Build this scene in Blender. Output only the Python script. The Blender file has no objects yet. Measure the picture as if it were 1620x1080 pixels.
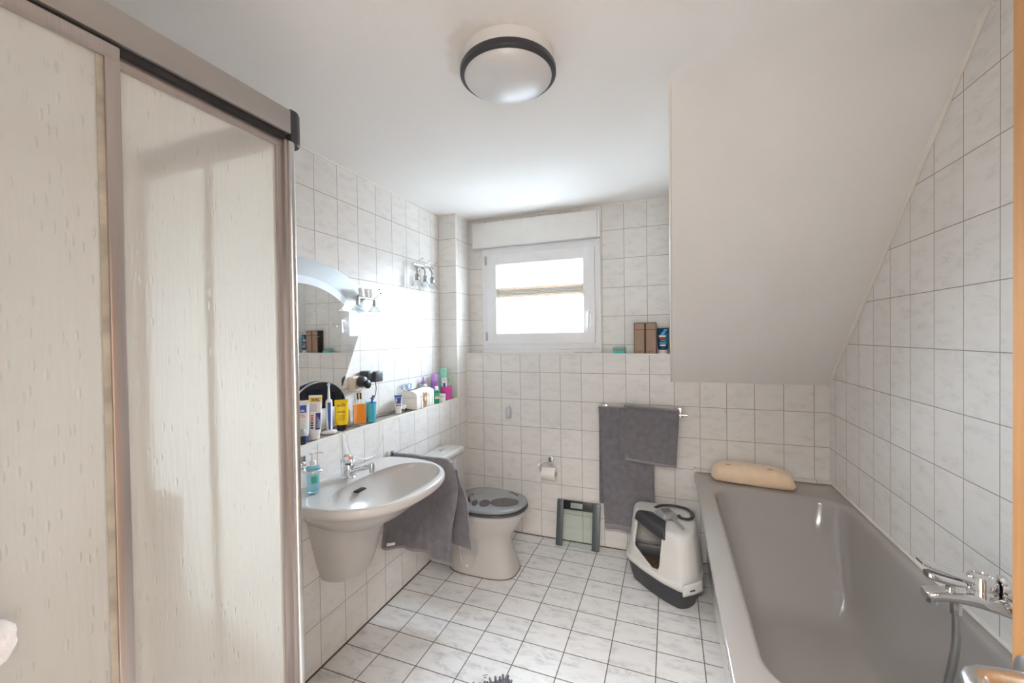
import bpy, bmesh, math, random
from mathutils import Matrix, Vector, noise
random.seed(7)
PI = math.pi
SC = bpy.context.scene
COL = SC.collection

# ------------------------------------------------------------------ camera
CAM = Vector((1.44742, 0.0, 1.44991))
cd = bpy.data.cameras.new('camera')
cd.sensor_width = 36.0
cd.lens = 36.0 * 648.47 / 1620.0
cd.clip_start = 0.02
cam = bpy.data.objects.new('camera', cd)
COL.objects.link(cam)
_f = Vector((-0.35831266, 0.9335177, -0.01251967))
_r = Vector((0.93356571, 0.35814898, -0.01357852))
_u = Vector((0.00819188, 0.01655329, 0.99982943))
cam.matrix_world = Matrix(((_r.x, _u.x, -_f.x, CAM.x), (_r.y, _u.y, -_f.y, CAM.y), (_r.z, _u.z, -_f.z, CAM.z), (0, 0, 0, 1)))
SC.camera = cam

# ------------------------------------------------------------------ sky, lights, exposure
SC.view_settings.view_transform = 'Standard'
SC.view_settings.look = 'None'
SC.view_settings.exposure = 0.60
SC.view_settings.gamma = 1.0
SC.view_settings.use_curve_mapping = False
SC.cycles.use_denoising = True
SC.cycles.max_bounces = 14
SC.cycles.diffuse_bounces = 8
SC.cycles.glossy_bounces = 6
SC.cycles.transmission_bounces = 10
SC.cycles.transparent_max_bounces = 12
SC.cycles.sample_clamp_indirect = 30.0

SKY_STRENGTH = 49.0
HALL_WATTS = 64.0
w = bpy.data.worlds.new('overcast_sky')
SC.world = w
w.use_nodes = True
wn, wl = w.node_tree.nodes, w.node_tree.links
bg = wn['Background']
tc = wn.new('ShaderNodeTexCoord')
sx = wn.new('ShaderNodeSeparateXYZ')
wl.new(tc.outputs['Generated'], sx.inputs[0])
rmp = wn.new('ShaderNodeMapRange')
rmp.inputs['From Min'].default_value = -0.15
rmp.inputs['From Max'].default_value = 0.25
rmp.inputs['To Min'].default_value = 0.09
rmp.inputs['To Max'].default_value = 1.0
wl.new(sx.outputs['Z'], rmp.inputs['Value'])
mulc = wn.new('ShaderNodeMath')
mulc.operation = 'MULTIPLY'
mulc.inputs[1].default_value = SKY_STRENGTH
wl.new(rmp.outputs[0], mulc.inputs[0])
bg.inputs['Color'].default_value = (0.73, 0.86, 1.0, 1)
wl.new(mulc.outputs[0], bg.inputs['Strength'])

def area_light(name, loc, rot, sx_, sy_, watts, col=(1, 1, 1), portal=False):
    l = bpy.data.lights.new(name, 'AREA')
    l.shape = 'RECTANGLE'
    l.size, l.size_y = sx_, sy_
    l.energy = watts
    l.color = col
    if portal:
        l.cycles.is_portal = True
    o = bpy.data.objects.new(name, l)
    o.location = loc
    o.rotation_euler = rot
    COL.objects.link(o)
    return o
area_light('window_daylight_portal', (0.555, 3.10, 1.735), (-PI / 2, 0, 0), 0.84, 0.70, 1.0, portal=True)
area_light('hallway_fill_light', (1.35, -0.85, 2.38), (0, 0, 0), 0.9, 0.6, HALL_WATTS, (1.0, 0.965, 0.925))  # added fill light behind the camera, brightens the room through the doorway

# ------------------------------------------------------------------ materials
MATS = {}
def new_mat(name):
    m = bpy.data.materials.new(name)
    m.use_nodes = True
    MATS[name] = m
    return m, m.node_tree.nodes, m.node_tree.links, m.node_tree.nodes['Principled BSDF']

def pmat(name, col, rough=0.5, metal=0.0, var=0.04, scale=12.0, bump=0.0, bscale=200.0, coat=0.0, trans=0.0, ior=1.45, sheen=0.0, spec=0.5, stretch=None):
    """procedural colour variation + optional noise bump"""
    m, n, l, p = new_mat(name)
    p.inputs['Roughness'].default_value = rough
    p.inputs['Metallic'].default_value = metal
    p.inputs['Coat Weight'].default_value = coat
    p.inputs['Transmission Weight'].default_value = trans
    p.inputs['IOR'].default_value = ior
    p.inputs['Sheen Weight'].default_value = sheen
    p.inputs['Specular IOR Level'].default_value = spec
    t = n.new('ShaderNodeTexCoord')
    src = t.outputs['Object']
    if stretch:
        mp = n.new('ShaderNodeMapping')
        mp.inputs['Scale'].default_value = stretch
        l.new(src, mp.inputs[0])
        src = mp.outputs[0]
    nz = n.new('ShaderNodeTexNoise')
    nz.inputs['Scale'].default_value = scale
    nz.inputs['Detail'].default_value = 4
    l.new(src, nz.inputs['Vector'])
    r = n.new('ShaderNodeMapRange')
    r.inputs['From Min'].default_value = 0.3
    r.inputs['From Max'].default_value = 0.7
    r.inputs['To Min'].default_value = 1.0 - var
    r.inputs['To Max'].default_value = 1.0 + var
    l.new(nz.outputs['Fac'], r.inputs['Value'])
    mx = n.new('ShaderNodeVectorMath')
    mx.operation = 'SCALE'
    mx.inputs[0].default_value = col
    l.new(r.outputs[0], mx.inputs['Scale'])
    l.new(mx.outputs[0], p.inputs['Base Color'])
    if bump > 0:
        nb = n.new('ShaderNodeTexNoise')
        nb.inputs['Scale'].default_value = bscale
        nb.inputs['Detail'].default_value = 3
        l.new(src, nb.inputs['Vector'])
        b = n.new('ShaderNodeBump')
        b.inputs['Strength'].default_value = bump
        b.inputs['Distance'].default_value = 0.002
        l.new(nb.outputs['Fac'], b.inputs['Height'])
        l.new(b.outputs[0], p.inputs['Normal'])
    return m

def tile_mat(name, ux, uy, vz, w_, h_, col, vein, grout, gw, rough, floor=False, vein_amt=0.4):
    """glazed marbled tiles on a real grid (metres); ux/uy/vz = joint phases along X, Y, Z"""
    m, n, l, p = new_mat(name)
    def math_(op, a, b=None, c=None):
        q = n.new('ShaderNodeMath')
        q.operation = op
        for i, v in enumerate((a, b, c)):
            if v is None: continue
            if isinstance(v, (int, float)): q.inputs[i].default_value = v
            else: l.new(v, q.inputs[i])
        return q.outputs[0]
    g = n.new('ShaderNodeNewGeometry')
    s = n.new('ShaderNodeSeparateXYZ')
    l.new(g.outputs['Position'], s.inputs[0])
    X, Y, Z = s.outputs
    if floor:
        U = math_('DIVIDE', math_('SUBTRACT', X, ux), w_)
        V = math_('DIVIDE', math_('SUBTRACT', Y, uy), h_)
        uo, vo = X, Y
    else:
        ns = n.new('ShaderNodeSeparateXYZ')
        l.new(g.outputs['True Normal'], ns.inputs[0])
        isx = math_('GREATER_THAN', math_('ABSOLUTE', ns.outputs[0]), 0.5)
        a = math_('SUBTRACT', X, ux)
        b = math_('SUBTRACT', Y, uy)
        uo = math_('ADD', math_('MULTIPLY', a, math_('SUBTRACT', 1.0, isx)), math_('MULTIPLY', b, isx))
        U = math_('DIVIDE', uo, w_)
        V = math_('DIVIDE', math_('SUBTRACT', Z, vz), h_)
        vo = Z
    def mask(t, size):
        d = math_('SUBTRACT', 0.5, math_('ABSOLUTE', math_('SUBTRACT', math_('FRACT', t), 0.5)))
        d = math_('MULTIPLY', d, size)
        q = n.new('ShaderNodeMapRange')
        q.inputs['From Min'].default_value = gw * 0.32
        q.inputs['From Max'].default_value = gw * 0.68
        l.new(d, q.inputs['Value'])
        return q.outputs[0]
    tile = math_('MINIMUM', mask(U, w_), mask(V, h_))
    # per-tile random offset for the marbling
    cv = n.new('ShaderNodeCombineXYZ')
    l.new(math_('FLOOR', U), cv.inputs[0])
    l.new(math_('FLOOR', V), cv.inputs[1])
    wn_ = n.new('ShaderNodeTexWhiteNoise')
    wn_.noise_dimensions = '2D'
    l.new(cv.outputs[0], wn_.inputs['Vector'])
    cc = n.new('ShaderNodeCombineXYZ')
    l.new(uo, cc.inputs[0]); l.new(vo, cc.inputs[1])
    sc_ = n.new('ShaderNodeVectorMath'); sc_.operation = 'SCALE'
    sc_.inputs['Scale'].default_value = 9.0
    l.new(wn_.outputs['Color'], sc_.inputs[0])
    ad = n.new('ShaderNodeVectorMath'); ad.operation = 'ADD'
    l.new(cc.outputs[0], ad.inputs[0]); l.new(sc_.outputs[0], ad.inputs[1])
    mp = n.new('ShaderNodeMapping')
    mp.inputs['Rotation'].default_value = (0, 0, math.radians(-38))
    mp.inputs['Scale'].default_value = (1.0, 2.4, 1.0)
    l.new(ad.outputs[0], mp.inputs[0])
    n1 = n.new('ShaderNodeTexNoise')
    n1.inputs['Scale'].default_value = 13.0 if not floor else 9.0
    n1.inputs['Detail'].default_value = 8
    n1.inputs['Roughness'].default_value = 0.62
    n1.inputs['Distortion'].default_value = 1.2
    l.new(mp.outputs[0], n1.inputs['Vector'])
    vd = math_('ABSOLUTE', math_('SUBTRACT', n1.outputs['Fac'], 0.5))
    q = n.new('ShaderNodeMapRange')
    q.inputs['From Min'].default_value = 0.0
    q.inputs['From Max'].default_value = 0.085
    q.inputs['To Min'].default_value = vein_amt
    q.inputs['To Max'].default_value = 0.0
    l.new(vd, q.inputs['Value'])
    n2 = n.new('ShaderNodeTexNoise')
    n2.inputs['Scale'].default_value = 11.0
    n2.inputs['Detail'].default_value = 3
    l.new(mp.outputs[0], n2.inputs['Vector'])
    q2 = n.new('ShaderNodeMapRange')
    q2.inputs['From Min'].default_value = 0.45
    q2.inputs['From Max'].default_value = 0.75
    l.new(n2.outputs['Fac'], q2.inputs['Value'])
    vm = math_('MULTIPLY', q.outputs[0], q2.outputs[0])
    vm = math_('ADD', vm, math_('MULTIPLY', q2.outputs[0], 0.16 * vein_amt))
    mx = n.new('ShaderNodeMix'); mx.data_type = 'RGBA'
    mx.inputs['A'].default_value = (*col, 1); mx.inputs['B'].default_value = (*vein, 1)
    l.new(vm, mx.inputs['Factor'])
    # slight tile-to-tile tone
    tone = n.new('ShaderNodeMapRange')
    tone.inputs['To Min'].default_value = 0.975; tone.inputs['To Max'].default_value = 1.02
    l.new(wn_.outputs['Value'], tone.inputs['Value'])
    ts = n.new('ShaderNodeVectorMath'); ts.operation = 'SCALE'
    l.new(mx.outputs['Result'], ts.inputs[0]); l.new(tone.outputs[0], ts.inputs['Scale'])
    m2 = n.new('ShaderNodeMix'); m2.data_type = 'RGBA'
    m2.inputs['A'].default_value = (*grout, 1)
    l.new(ts.outputs[0], m2.inputs['B']); l.new(tile, m2.inputs['Factor'])
    l.new(m2.outputs['Result'], p.inputs['Base Color'])
    rr = n.new('ShaderNodeMapRange')
    rr.inputs['To Min'].default_value = 0.9; rr.inputs['To Max'].default_value = rough
    l.new(tile, rr.inputs['Value']); l.new(rr.outputs[0], p.inputs['Roughness'])
    hb = math_('ADD', tile, math_('MULTIPLY', n2.outputs['Fac'], 0.10))
    b = n.new('ShaderNodeBump')
    b.inputs['Strength'].default_value = 0.35
    b.inputs['Distance'].default_value = 0.0015
    l.new(hb, b.inputs['Height']); l.new(b.outputs[0], p.inputs['Normal'])
    p.inputs['Specular IOR Level'].default_value = 0.16 if not floor else 0.42
    return m

TILE = (0.81, 0.785, 0.757); VEIN = (0.50, 0.49, 0.48); GROUT = (0.35, 0.31, 0.275)
M_TB = tile_mat('wall_tile_back', -0.0258, 0.0, 1.3873 - 3.98460, 0.15, 0.19923, TILE, VEIN, GROUT, 0.0029, 0.31)
M_TR = tile_mat('wall_tile_right', 0.0, 2.4819 + 0.102 - 3.0, 1.3873 - 3.98460, 0.15, 0.19923, TILE, VEIN, GROUT, 0.0029, 0.31)
M_TL = tile_mat('wall_tile_left', -0.165, 1.532 - 3.0, 2.1783 - 3.98460, 0.15, 0.19923, TILE, VEIN, GROUT, 0.0028, 0.31)
M_TS = tile_mat('wall_tile_ledge', 0.0, 1.365 - 2.9972, 0.409 - 1.99, 0.14986, 0.1985, TILE, VEIN, GROUT, 0.0028, 0.31)
M_TW = tile_mat('wall_tile_window', 1.161 - 3.0, 0.0, 2.179 - 3.98460, 0.15, 0.19923, TILE, VEIN, GROUT, 0.0028, 0.31)
M_FL = tile_mat('floor_tile', 0.19006 - 10 * 0.1986, 1.365 - 2.9972, 0, 0.1986, 0.14986, (0.79, 0.78, 0.77), (0.42, 0.42, 0.43), (0.125, 0.098, 0.072), 0.0042, 0.30, floor=True, vein_amt=0.7)
M_PAINT = pmat('white_wall_paint', (0.82, 0.798, 0.778), 0.85, var=0.015, scale=3, bump=0.25, bscale=90)
M_PAINTC = None

def ceiling_mat():
    m, n, l, p = new_mat('white_ceiling_paint')
    p.inputs['Roughness'].default_value = 0.9
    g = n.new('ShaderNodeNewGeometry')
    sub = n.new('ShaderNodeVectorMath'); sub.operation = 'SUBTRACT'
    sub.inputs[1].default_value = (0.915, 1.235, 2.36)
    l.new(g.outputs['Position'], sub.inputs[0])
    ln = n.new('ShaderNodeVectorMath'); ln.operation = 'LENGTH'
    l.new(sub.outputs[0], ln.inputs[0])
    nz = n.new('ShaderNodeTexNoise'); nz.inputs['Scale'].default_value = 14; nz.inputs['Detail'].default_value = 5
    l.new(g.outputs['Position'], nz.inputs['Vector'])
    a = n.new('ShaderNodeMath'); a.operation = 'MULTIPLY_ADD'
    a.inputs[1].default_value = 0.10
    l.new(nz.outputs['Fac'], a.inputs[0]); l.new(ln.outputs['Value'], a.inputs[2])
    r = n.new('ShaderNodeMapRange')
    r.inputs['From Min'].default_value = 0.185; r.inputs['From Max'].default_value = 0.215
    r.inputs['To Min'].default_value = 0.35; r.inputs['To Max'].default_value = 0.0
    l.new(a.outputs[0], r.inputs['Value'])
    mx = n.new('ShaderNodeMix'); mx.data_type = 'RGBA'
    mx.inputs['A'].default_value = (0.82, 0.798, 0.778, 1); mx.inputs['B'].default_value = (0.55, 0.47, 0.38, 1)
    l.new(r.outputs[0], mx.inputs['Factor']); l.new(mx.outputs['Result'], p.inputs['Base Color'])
    nb = n.new('ShaderNodeTexNoise'); nb.inputs['Scale'].default_value = 90
    l.new(g.outputs['Position'], nb.inputs['Vector'])
    b = n.new('ShaderNodeBump'); b.inputs['Strength'].default_value = 0.25; b.inputs['Distance'].default_value = 0.002
    l.new(nb.outputs['Fac'], b.inputs['Height']); l.new(b.outputs[0], p.inputs['Normal'])
    return m
M_CEIL = ceiling_mat()
M_CAULK = pmat('white_silicone_joint', (0.80, 0.76, 0.70), 0.5, var=0.03)
M_CERAM = pmat('grey_white_ceramic', (0.55, 0.522, 0.50), 0.16, var=0.01, scale=4, spec=0.42)
M_TUB = pmat('grey_bath_enamel', (0.375, 0.348, 0.33), 0.11, var=0.01, scale=3, coat=0.3)
M_WHITEP = pmat('white_window_plastic', (0.84, 0.84, 0.85), 0.3, var=0.01)
M_WPLAST = pmat('white_plastic', (0.83, 0.82, 0.80), 0.3, var=0.02)
M_LGREY = pmat('light_grey_plastic', (0.66, 0.645, 0.62), 0.32, var=0.02)
M_CHROME = pmat('polished_chrome', (0.80, 0.80, 0.81), 0.07, 1.0, var=0.02)
M_STEEL = pmat('brushed_steel', (0.62, 0.62, 0.62), 0.28, 1.0, var=0.05, scale=40)
M_ALU = pmat('anodised_aluminium', (0.47, 0.425, 0.405), 0.36, 0.85, var=0.05, scale=6, stretch=(60, 60, 1))
M_ALUD = pmat('satin_aluminium_rail', (0.44, 0.415, 0.395), 0.42, 0.75, var=0.02, scale=5)
M_BLACK = pmat('black_plastic', (0.018, 0.018, 0.020), 0.35, var=0.1)
M_DGREY = pmat('charcoal_plastic', (0.045, 0.045, 0.052), 0.38, var=0.08)
M_TOWEL = pmat('grey_terry_cloth', (0.180, 0.168, 0.186), 0.95, var=0.16, scale=26, bump=0.9, bscale=420, sheen=0.5)
M_TOWELH = pmat('grey_terry_hem', (0.26, 0.245, 0.26), 0.9, var=0.08, scale=60, bump=0.4, bscale=500, sheen=0.4)
M_PEACH = pmat('peach_terry_cloth', (0.88, 0.67, 0.47), 0.95, var=0.06, scale=18, bump=0.8, bscale=380, sheen=0.4)
M_WTERRY = pmat('white_terry_cloth', (0.86, 0.83, 0.82), 0.95, var=0.1, scale=60, bump=1.0, bscale=260, sheen=0.4)
M_WOOD = pmat('beech_wood', (0.54, 0.28, 0.115), 0.6, spec=0.15, var=0.12, scale=5, stretch=(14, 14, 0.7))
M_PAPER = pmat('white_paper', (0.86, 0.83, 0.78), 0.9, var=0.03, bump=0.3, bscale=120)
M_CARD = pmat('brown_cardboard_tube', (0.42, 0.30, 0.20), 0.9)

def mirror_mat(name, col=(0.80, 0.82, 0.81), rough=0.004, spots=True):
    m, n, l, p = new_mat(name)
    p.inputs['Metallic'].default_value = 1.0
    p.inputs['Roughness'].default_value = rough
    if spots:
        t = n.new('ShaderNodeTexCoord')
        v = n.new('ShaderNodeTexVoronoi'); v.inputs['Scale'].default_value = 34
        l.new(t.outputs['Object'], v.inputs['Vector'])
        nz = n.new('ShaderNodeTexNoise'); nz.inputs['Scale'].default_value = 9
        l.new(t.outputs['Object'], nz.inputs['Vector'])
        q = n.new('ShaderNodeMath'); q.operation = 'MULTIPLY'; q.inputs[1].default_value = 0.15
        l.new(nz.outputs['Fac'], q.inputs[0])
        c = n.new('ShaderNodeMath'); c.operation = 'LESS_THAN'
        l.new(v.outputs['Distance'], c.inputs[0]); l.new(q.outputs[0], c.inputs[1])
        sm = n.new('ShaderNodeMapRange'); sm.inputs['To Min'].default_value = rough; sm.inputs['To Max'].default_value = 0.25
        l.new(c.outputs[0], sm.inputs['Value']); l.new(sm.outputs[0], p.inputs['Roughness'])
    p.inputs['Base Color'].default_value = (*col, 1)
    return m
M_MIRROR = mirror_mat('mirror_glass')
M_MIRBEV = pmat('etched_mirror_border', (0.54, 0.57, 0.585), 0.45, 0.25, var=0.01)
M_FROSTBAND = pmat('frosted_mirror_band', (0.78, 0.83, 0.87), 0.45, 0.1, var=0.02)
M_BLKGLASS = pmat('black_glass', (0.012, 0.012, 0.015), 0.04, var=0.05)

def glassy(name, col, rough=0.02, ior=1.45, var=0.02):
    return pmat(name, col, rough, 0, var=var, trans=1.0, ior=ior)
M_CLEAR = glassy('clear_glass', (0.95, 0.97, 0.97))
M_ORANGE = pmat('orange_liquid', (1.0, 0.33, 0.03), 0.08, trans=0.05, ior=1.33, var=0.02)
M_CYAN = pmat('cyan_translucent_plastic', (0.10, 0.62, 0.80), 0.2, trans=0.35, var=0.03)
M_PINK = pmat('pink_translucent_plastic', (0.85, 0.10, 0.42), 0.25, trans=0.2, var=0.03)

def schlick(n, l, f0):
    """two-sided mirror share: f0 face-on, 1 at grazing"""
    lw = n.new('ShaderNodeLayerWeight'); lw.inputs['Blend'].default_value = 0.5
    pw = n.new('ShaderNodeMath'); pw.operation = 'POWER'; pw.inputs[1].default_value = 5.0
    l.new(lw.outputs['Facing'], pw.inputs[0])
    r = n.new('ShaderNodeMath'); r.operation = 'MULTIPLY_ADD'; r.inputs[1].default_value = 1 - f0; r.inputs[2].default_value = f0
    l.new(pw.outputs[0], r.inputs[0])
    return r.outputs[0]
def pane_mat(name, tint=(1, 1, 1), gloss=0.10):
    """thin architectural glass: straight-through transparency with a little mirror gloss"""
    m, n, l, p = new_mat(name)
    n.remove(p)
    out = n['Material Output']
    tr = n.new('ShaderNodeBsdfTransparent'); tr.inputs['Color'].default_value = (*tint, 1)
    gl = n.new('ShaderNodeBsdfGlossy'); gl.inputs['Roughness'].default_value = 0.02
    nz = n.new('ShaderNodeTexNoise'); nz.inputs['Scale'].default_value = 5
    t = n.new('ShaderNodeTexCoord'); l.new(t.outputs['Object'], nz.inputs['Vector'])
    b = n.new('ShaderNodeBump'); b.inputs['Strength'].default_value = 0.02
    l.new(nz.outputs['Fac'], b.inputs['Height']); l.new(b.outputs[0], gl.inputs['Normal'])
    mx = n.new('ShaderNodeMixShader')
    l.new(schlick(n, l, 0.04), mx.inputs[0]); l.new(tr.outputs[0], mx.inputs[1]); l.new(gl.outputs[0], mx.inputs[2])
    l.new(mx.outputs[0], out.inputs['Surface'])
    return m
M_PANE = pane_mat('window_glass', (0.98, 1.0, 1.0))
M_SCALEGLASS = pane_mat('scale_glass', (0.93, 0.965, 0.945))

def frosted_mat(name='frosted_shower_glass', straight=0.0, milky=0.24):
    """rain-textured acrylic shower panel: rough see-through + milky scatter, running drop relief, lime stain marks"""
    m, n, l, p = new_mat(name)
    n.remove(p)
    out = n['Material Output']
    t = n.new('ShaderNodeTexCoord')
    mp = n.new('ShaderNodeMapping'); mp.inputs['Scale'].default_value = (112, 112, 30)
    l.new(t.outputs['Object'], mp.inputs[0])
    vo = n.new('ShaderNodeTexVoronoi'); vo.inputs['Scale'].default_value = 1.0; vo.inputs['Randomness'].default_value = 1.0
    l.new(mp.outputs[0], vo.inputs['Vector'])
    keep = n.new('ShaderNodeSeparateColor'); l.new(vo.outputs['Color'], keep.inputs[0])
    k2 = n.new('ShaderNodeMath'); k2.operation = 'LESS_THAN'; k2.inputs[1].default_value = 0.25
    l.new(keep.outputs[0], k2.inputs[0])
    ring = n.new('ShaderNodeMapRange'); ring.interpolation_type = 'SMOOTHSTEP'
    ring.inputs['From Min'].default_value = 0.10; ring.inputs['From Max'].default_value = 0.36
    ring.inputs['To Min'].default_value = 1.0; ring.inputs['To Max'].default_value = 0.0
    l.new(vo.outputs['Distance'], ring.inputs['Value'])
    drop = n.new('ShaderNodeMath'); drop.operation = 'MULTIPLY'
    l.new(ring.outputs[0], drop.inputs[0]); l.new(k2.outputs[0], drop.inputs[1])
    mp2 = n.new('ShaderNodeMapping'); mp2.inputs['Scale'].default_value = (150, 150, 14)
    l.new(t.outputs['Object'], mp2.inputs[0])
    nz = n.new('ShaderNodeTexNoise'); nz.inputs['Scale'].default_value = 1.0; nz.inputs['Detail'].default_value = 4
    l.new(mp2.outputs[0], nz.inputs['Vector'])
    h = n.new('ShaderNodeMath'); h.operation = 'MULTIPLY_ADD'; h.inputs[1].default_value = 0.45
    l.new(nz.outputs['Fac'], h.inputs[0]); l.new(drop.outputs[0], h.inputs[2])
    b = n.new('ShaderNodeBump'); b.inputs['Strength'].default_value = 0.6; b.inputs['Distance'].default_value = 0.003
    l.new(h.outputs[0], b.inputs['Height'])
    rf = n.new('ShaderNodeBsdfRefraction'); rf.inputs['IOR'].default_value = 1.12; rf.inputs['Roughness'].default_value = 0.26
    rf.inputs['Color'].default_value = (0.99, 0.99, 0.97, 1)
    l.new(b.outputs[0], rf.inputs['Normal'])
    tl = n.new('ShaderNodeBsdfTranslucent'); tl.inputs['Color'].default_value = (0.97, 0.965, 0.94, 1)
    df = n.new('ShaderNodeBsdfDiffuse'); df.inputs['Color'].default_value = (0.93, 0.92, 0.88, 1)
    l.new(b.outputs[0], df.inputs['Normal'])
    gl = n.new('ShaderNodeBsdfGlossy'); gl.inputs['Roughness'].default_value = 0.22
    l.new(b.outputs[0], gl.inputs['Normal'])
    m1 = n.new('ShaderNodeMixShader'); m1.inputs[0].default_value = milky
    l.new(rf.outputs[0], m1.inputs[1]); l.new(tl.outputs[0], m1.inputs[2])
    m2 = n.new('ShaderNodeMixShader'); m2.inputs[0].default_value = 0.38 if milky < 0.5 else 0.06
    l.new(m1.outputs[0], m2.inputs[1]); l.new(df.outputs[0], m2.inputs[2])
    m3 = n.new('ShaderNodeMixShader')
    l.new(schlick(n, l, 0.025), m3.inputs[0]); l.new(m2.outputs[0], m3.inputs[1]); l.new(gl.outputs[0], m3.inputs[2])
    tp_ = n.new('ShaderNodeBsdfTransparent')
    m4 = n.new('ShaderNodeMixShader'); m4.inputs[0].default_value = straight
    l.new(m3.outputs[0], m4.inputs[1]); l.new(tp_.outputs[0], m4.inputs[2])
    l.new(m4.outputs[0], out.inputs['Surface'])
    return m
M_FROST = frosted_mat()
M_FROST2 = frosted_mat('milky_frosted_glass', 0.10, 0.72)
M_FROSTB = pane_mat('smooth_back_of_panel', (0.97, 0.98, 0.96))
def frost_pane(parent, x0, x1, y0, y1, z0, z1, axis, mat=None):
    """acrylic sheet, textured on the room side, smooth on the shower side"""
    o = MB().box(x0, x1, y0, y1, z0, z1).build('pane', [mat or M_FROST, M_FROSTB], parent, smooth=False)
    for p_ in o.data.polygons:
        p_.material_index = 0 if p_.normal[axis] > 0.5 else 1
    return o


# ------------------------------------------------------------------ mesh helpers
class MB:
    def __init__(s):
        s.v, s.f, s.m = [], [], []
    def add(s, vs, fs, mat=0):
        o = len(s.v)
        s.v += [Vector(v) for v in vs]
        s.f += [tuple(i + o for i in f) for f in fs]
        s.m += [mat] * len(fs)
        return s
    def box(s, x0, x1, y0, y1, z0, z1, bev=0.0, mat=0, seg=2):
        if bev <= 0:
            vs = [(x, y, z) for z in (z0, z1) for y in (y0, y1) for x in (x0, x1)]
            fs = [(0, 2, 3, 1), (4, 5, 7, 6), (0, 1, 5, 4), (2, 6, 7, 3), (0, 4, 6, 2), (1, 3, 7, 5)]
            return s.add(vs, fs, mat)
        bm = bmesh.new()
        bmesh.ops.create_cube(bm, size=1.0)
        for v in bm.verts:
            v.co = Vector(((x0 + x1) / 2 + v.co.x * (x1 - x0), (y0 + y1) / 2 + v.co.y * (y1 - y0), (z0 + z1) / 2 + v.co.z * (z1 - z0)))
        b = min(bev, (x1 - x0) * .49, (y1 - y0) * .49, (z1 - z0) * .49)
        bmesh.ops.bevel(bm, geom=bm.edges[:], offset=b, segments=seg, profile=0.5, affect='EDGES')
        bm.verts.index_update()
        s.add([v.co.copy() for v in bm.verts], [[v.index for v in f.verts] for f in bm.faces], mat)
        bm.free()
        return s
    def loft(s, rings, cap0=True, cap1=True, closed=True, mat=0, wrap=False):
        n = len(rings[0])
        vs = [p for r in rings for p in r]
        fs = []
        R = len(rings)
        for a in range(R if wrap else R - 1):
            b = (a + 1) % R
            for i in range(n if closed else n - 1):
                j = (i + 1) % n
                fs.append((a * n + i, a * n + j, b * n + j, b * n + i))
        if cap0: fs.append(tuple(range(n - 1, -1, -1)))
        if cap1: fs.append(tuple((R - 1) * n + i for i in range(n)))
        return s.add(vs, fs, mat)
    def lathe(s, prof, c=(0, 0, 0), n=32, mat=0, axis='Z', sx=1.0, sy=1.0):
        rings = []
        for r, z in prof:
            ring = []
            for k in range(n):
                a = 2 * PI * k / n
                p = (r * math.cos(a) * sx, r * math.sin(a) * sy, z)
                if axis == 'X': p = (p[2], p[0], p[1])
                elif axis == 'Y': p = (p[0], -p[2], p[1])
                elif axis == '-X': p = (-p[2], p[0], -p[1])
                ring.append(Vector(p) + Vector(c))
            rings.append(ring)
        return s.loft(rings, True, True, True, mat)
    def tube(s, path, r, n=12, mat=0, caps=True, flat=1.0):
        path = [Vector(p) for p in path]
        rs = r if isinstance(r, (list, tuple)) else [r] * len(path)
        t0 = (path[1] - path[0]).normalized()
        up = Vector((0, 0, 1)) if abs(t0.z) < 0.9 else Vector((1, 0, 0))
        nx = t0.cross(up).normalized()
        rings = []
        for i, p in enumerate(path):
            if i == 0: t = t0
            elif i == len(path) - 1: t = (path[i] - path[i - 1]).normalized()
            else: t = ((path[i] - path[i - 1]).normalized() + (path[i + 1] - path[i]).normalized()).normalized()
            nx = (nx - t * nx.dot(t)).normalized()
            ny = t.cross(nx)
            rings.append([p + nx * (rs[i] * math.cos(2 * PI * k / n)) + ny * (rs[i] * flat * math.sin(2 * PI * k / n)) for k in range(n)])
        return s.loft(rings, caps, caps, True, mat)
    def grid(s, fn, nu, nv, mat=0):
        vs = [fn(i / nu, j / nv) for j in range(nv + 1) for i in range(nu + 1)]
        fs = [(j * (nu + 1) + i, j * (nu + 1) + i + 1, (j + 1) * (nu + 1) + i + 1, (j + 1) * (nu + 1) + i) for j in range(nv) for i in range(nu)]
        return s.add(vs, fs, mat)
    def poly(s, pts, ext, mat=0):
        """extrude a planar outline by vector ext"""
        e = Vector(ext)
        a = [Vector(p) for p in pts]
        return s.loft([a, [p + e for p in a]], True, True, True, mat)
    def xf(s, M):
        s.v = [M @ v for v in s.v]
        return s
    def join(s, o, mat=None):
        off = len(s.v)
        s.v += [v.copy() for v in o.v]
        s.f += [tuple(i + off for i in f) for f in o.f]
        s.m += o.m if mat is None else [mat] * len(o.m)
        return s
    def build(s, name, mats, parent=None, smooth=True, angle=38, local=False, fix=True):
        if not isinstance(mats, (list, tuple)): mats = [mats]
        me = bpy.data.meshes.new(name)
        vs = s.v
        o = bpy.data.objects.new(name, me)
        COL.objects.link(o)
        if parent is not None:
            o.parent = parent
            if not local:
                inv = WM[parent.name].inverted()
                vs = [inv @ v for v in vs]
            WM[o.name] = WM[parent.name]
        else:
            lo = Vector([min(v[i] for v in vs) for i in range(3)])
            hi = Vector([max(v[i] for v in vs) for i in range(3)])
            org = Vector(((lo.x + hi.x) / 2, (lo.y + hi.y) / 2, lo.z))
            vs = [v - org for v in vs]
            o.location = org
            WM[o.name] = Matrix.Translation(org)
        me.from_pydata([tuple(v) for v in vs], [], s.f)
        for m in mats: me.materials.append(m)
        me.polygons.foreach_set('material_index', s.m)
        if fix:
            bm = bmesh.new(); bm.from_mesh(me)
            bmesh.ops.recalc_face_normals(bm, faces=bm.faces[:])
            bm.to_mesh(me); bm.free()
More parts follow.
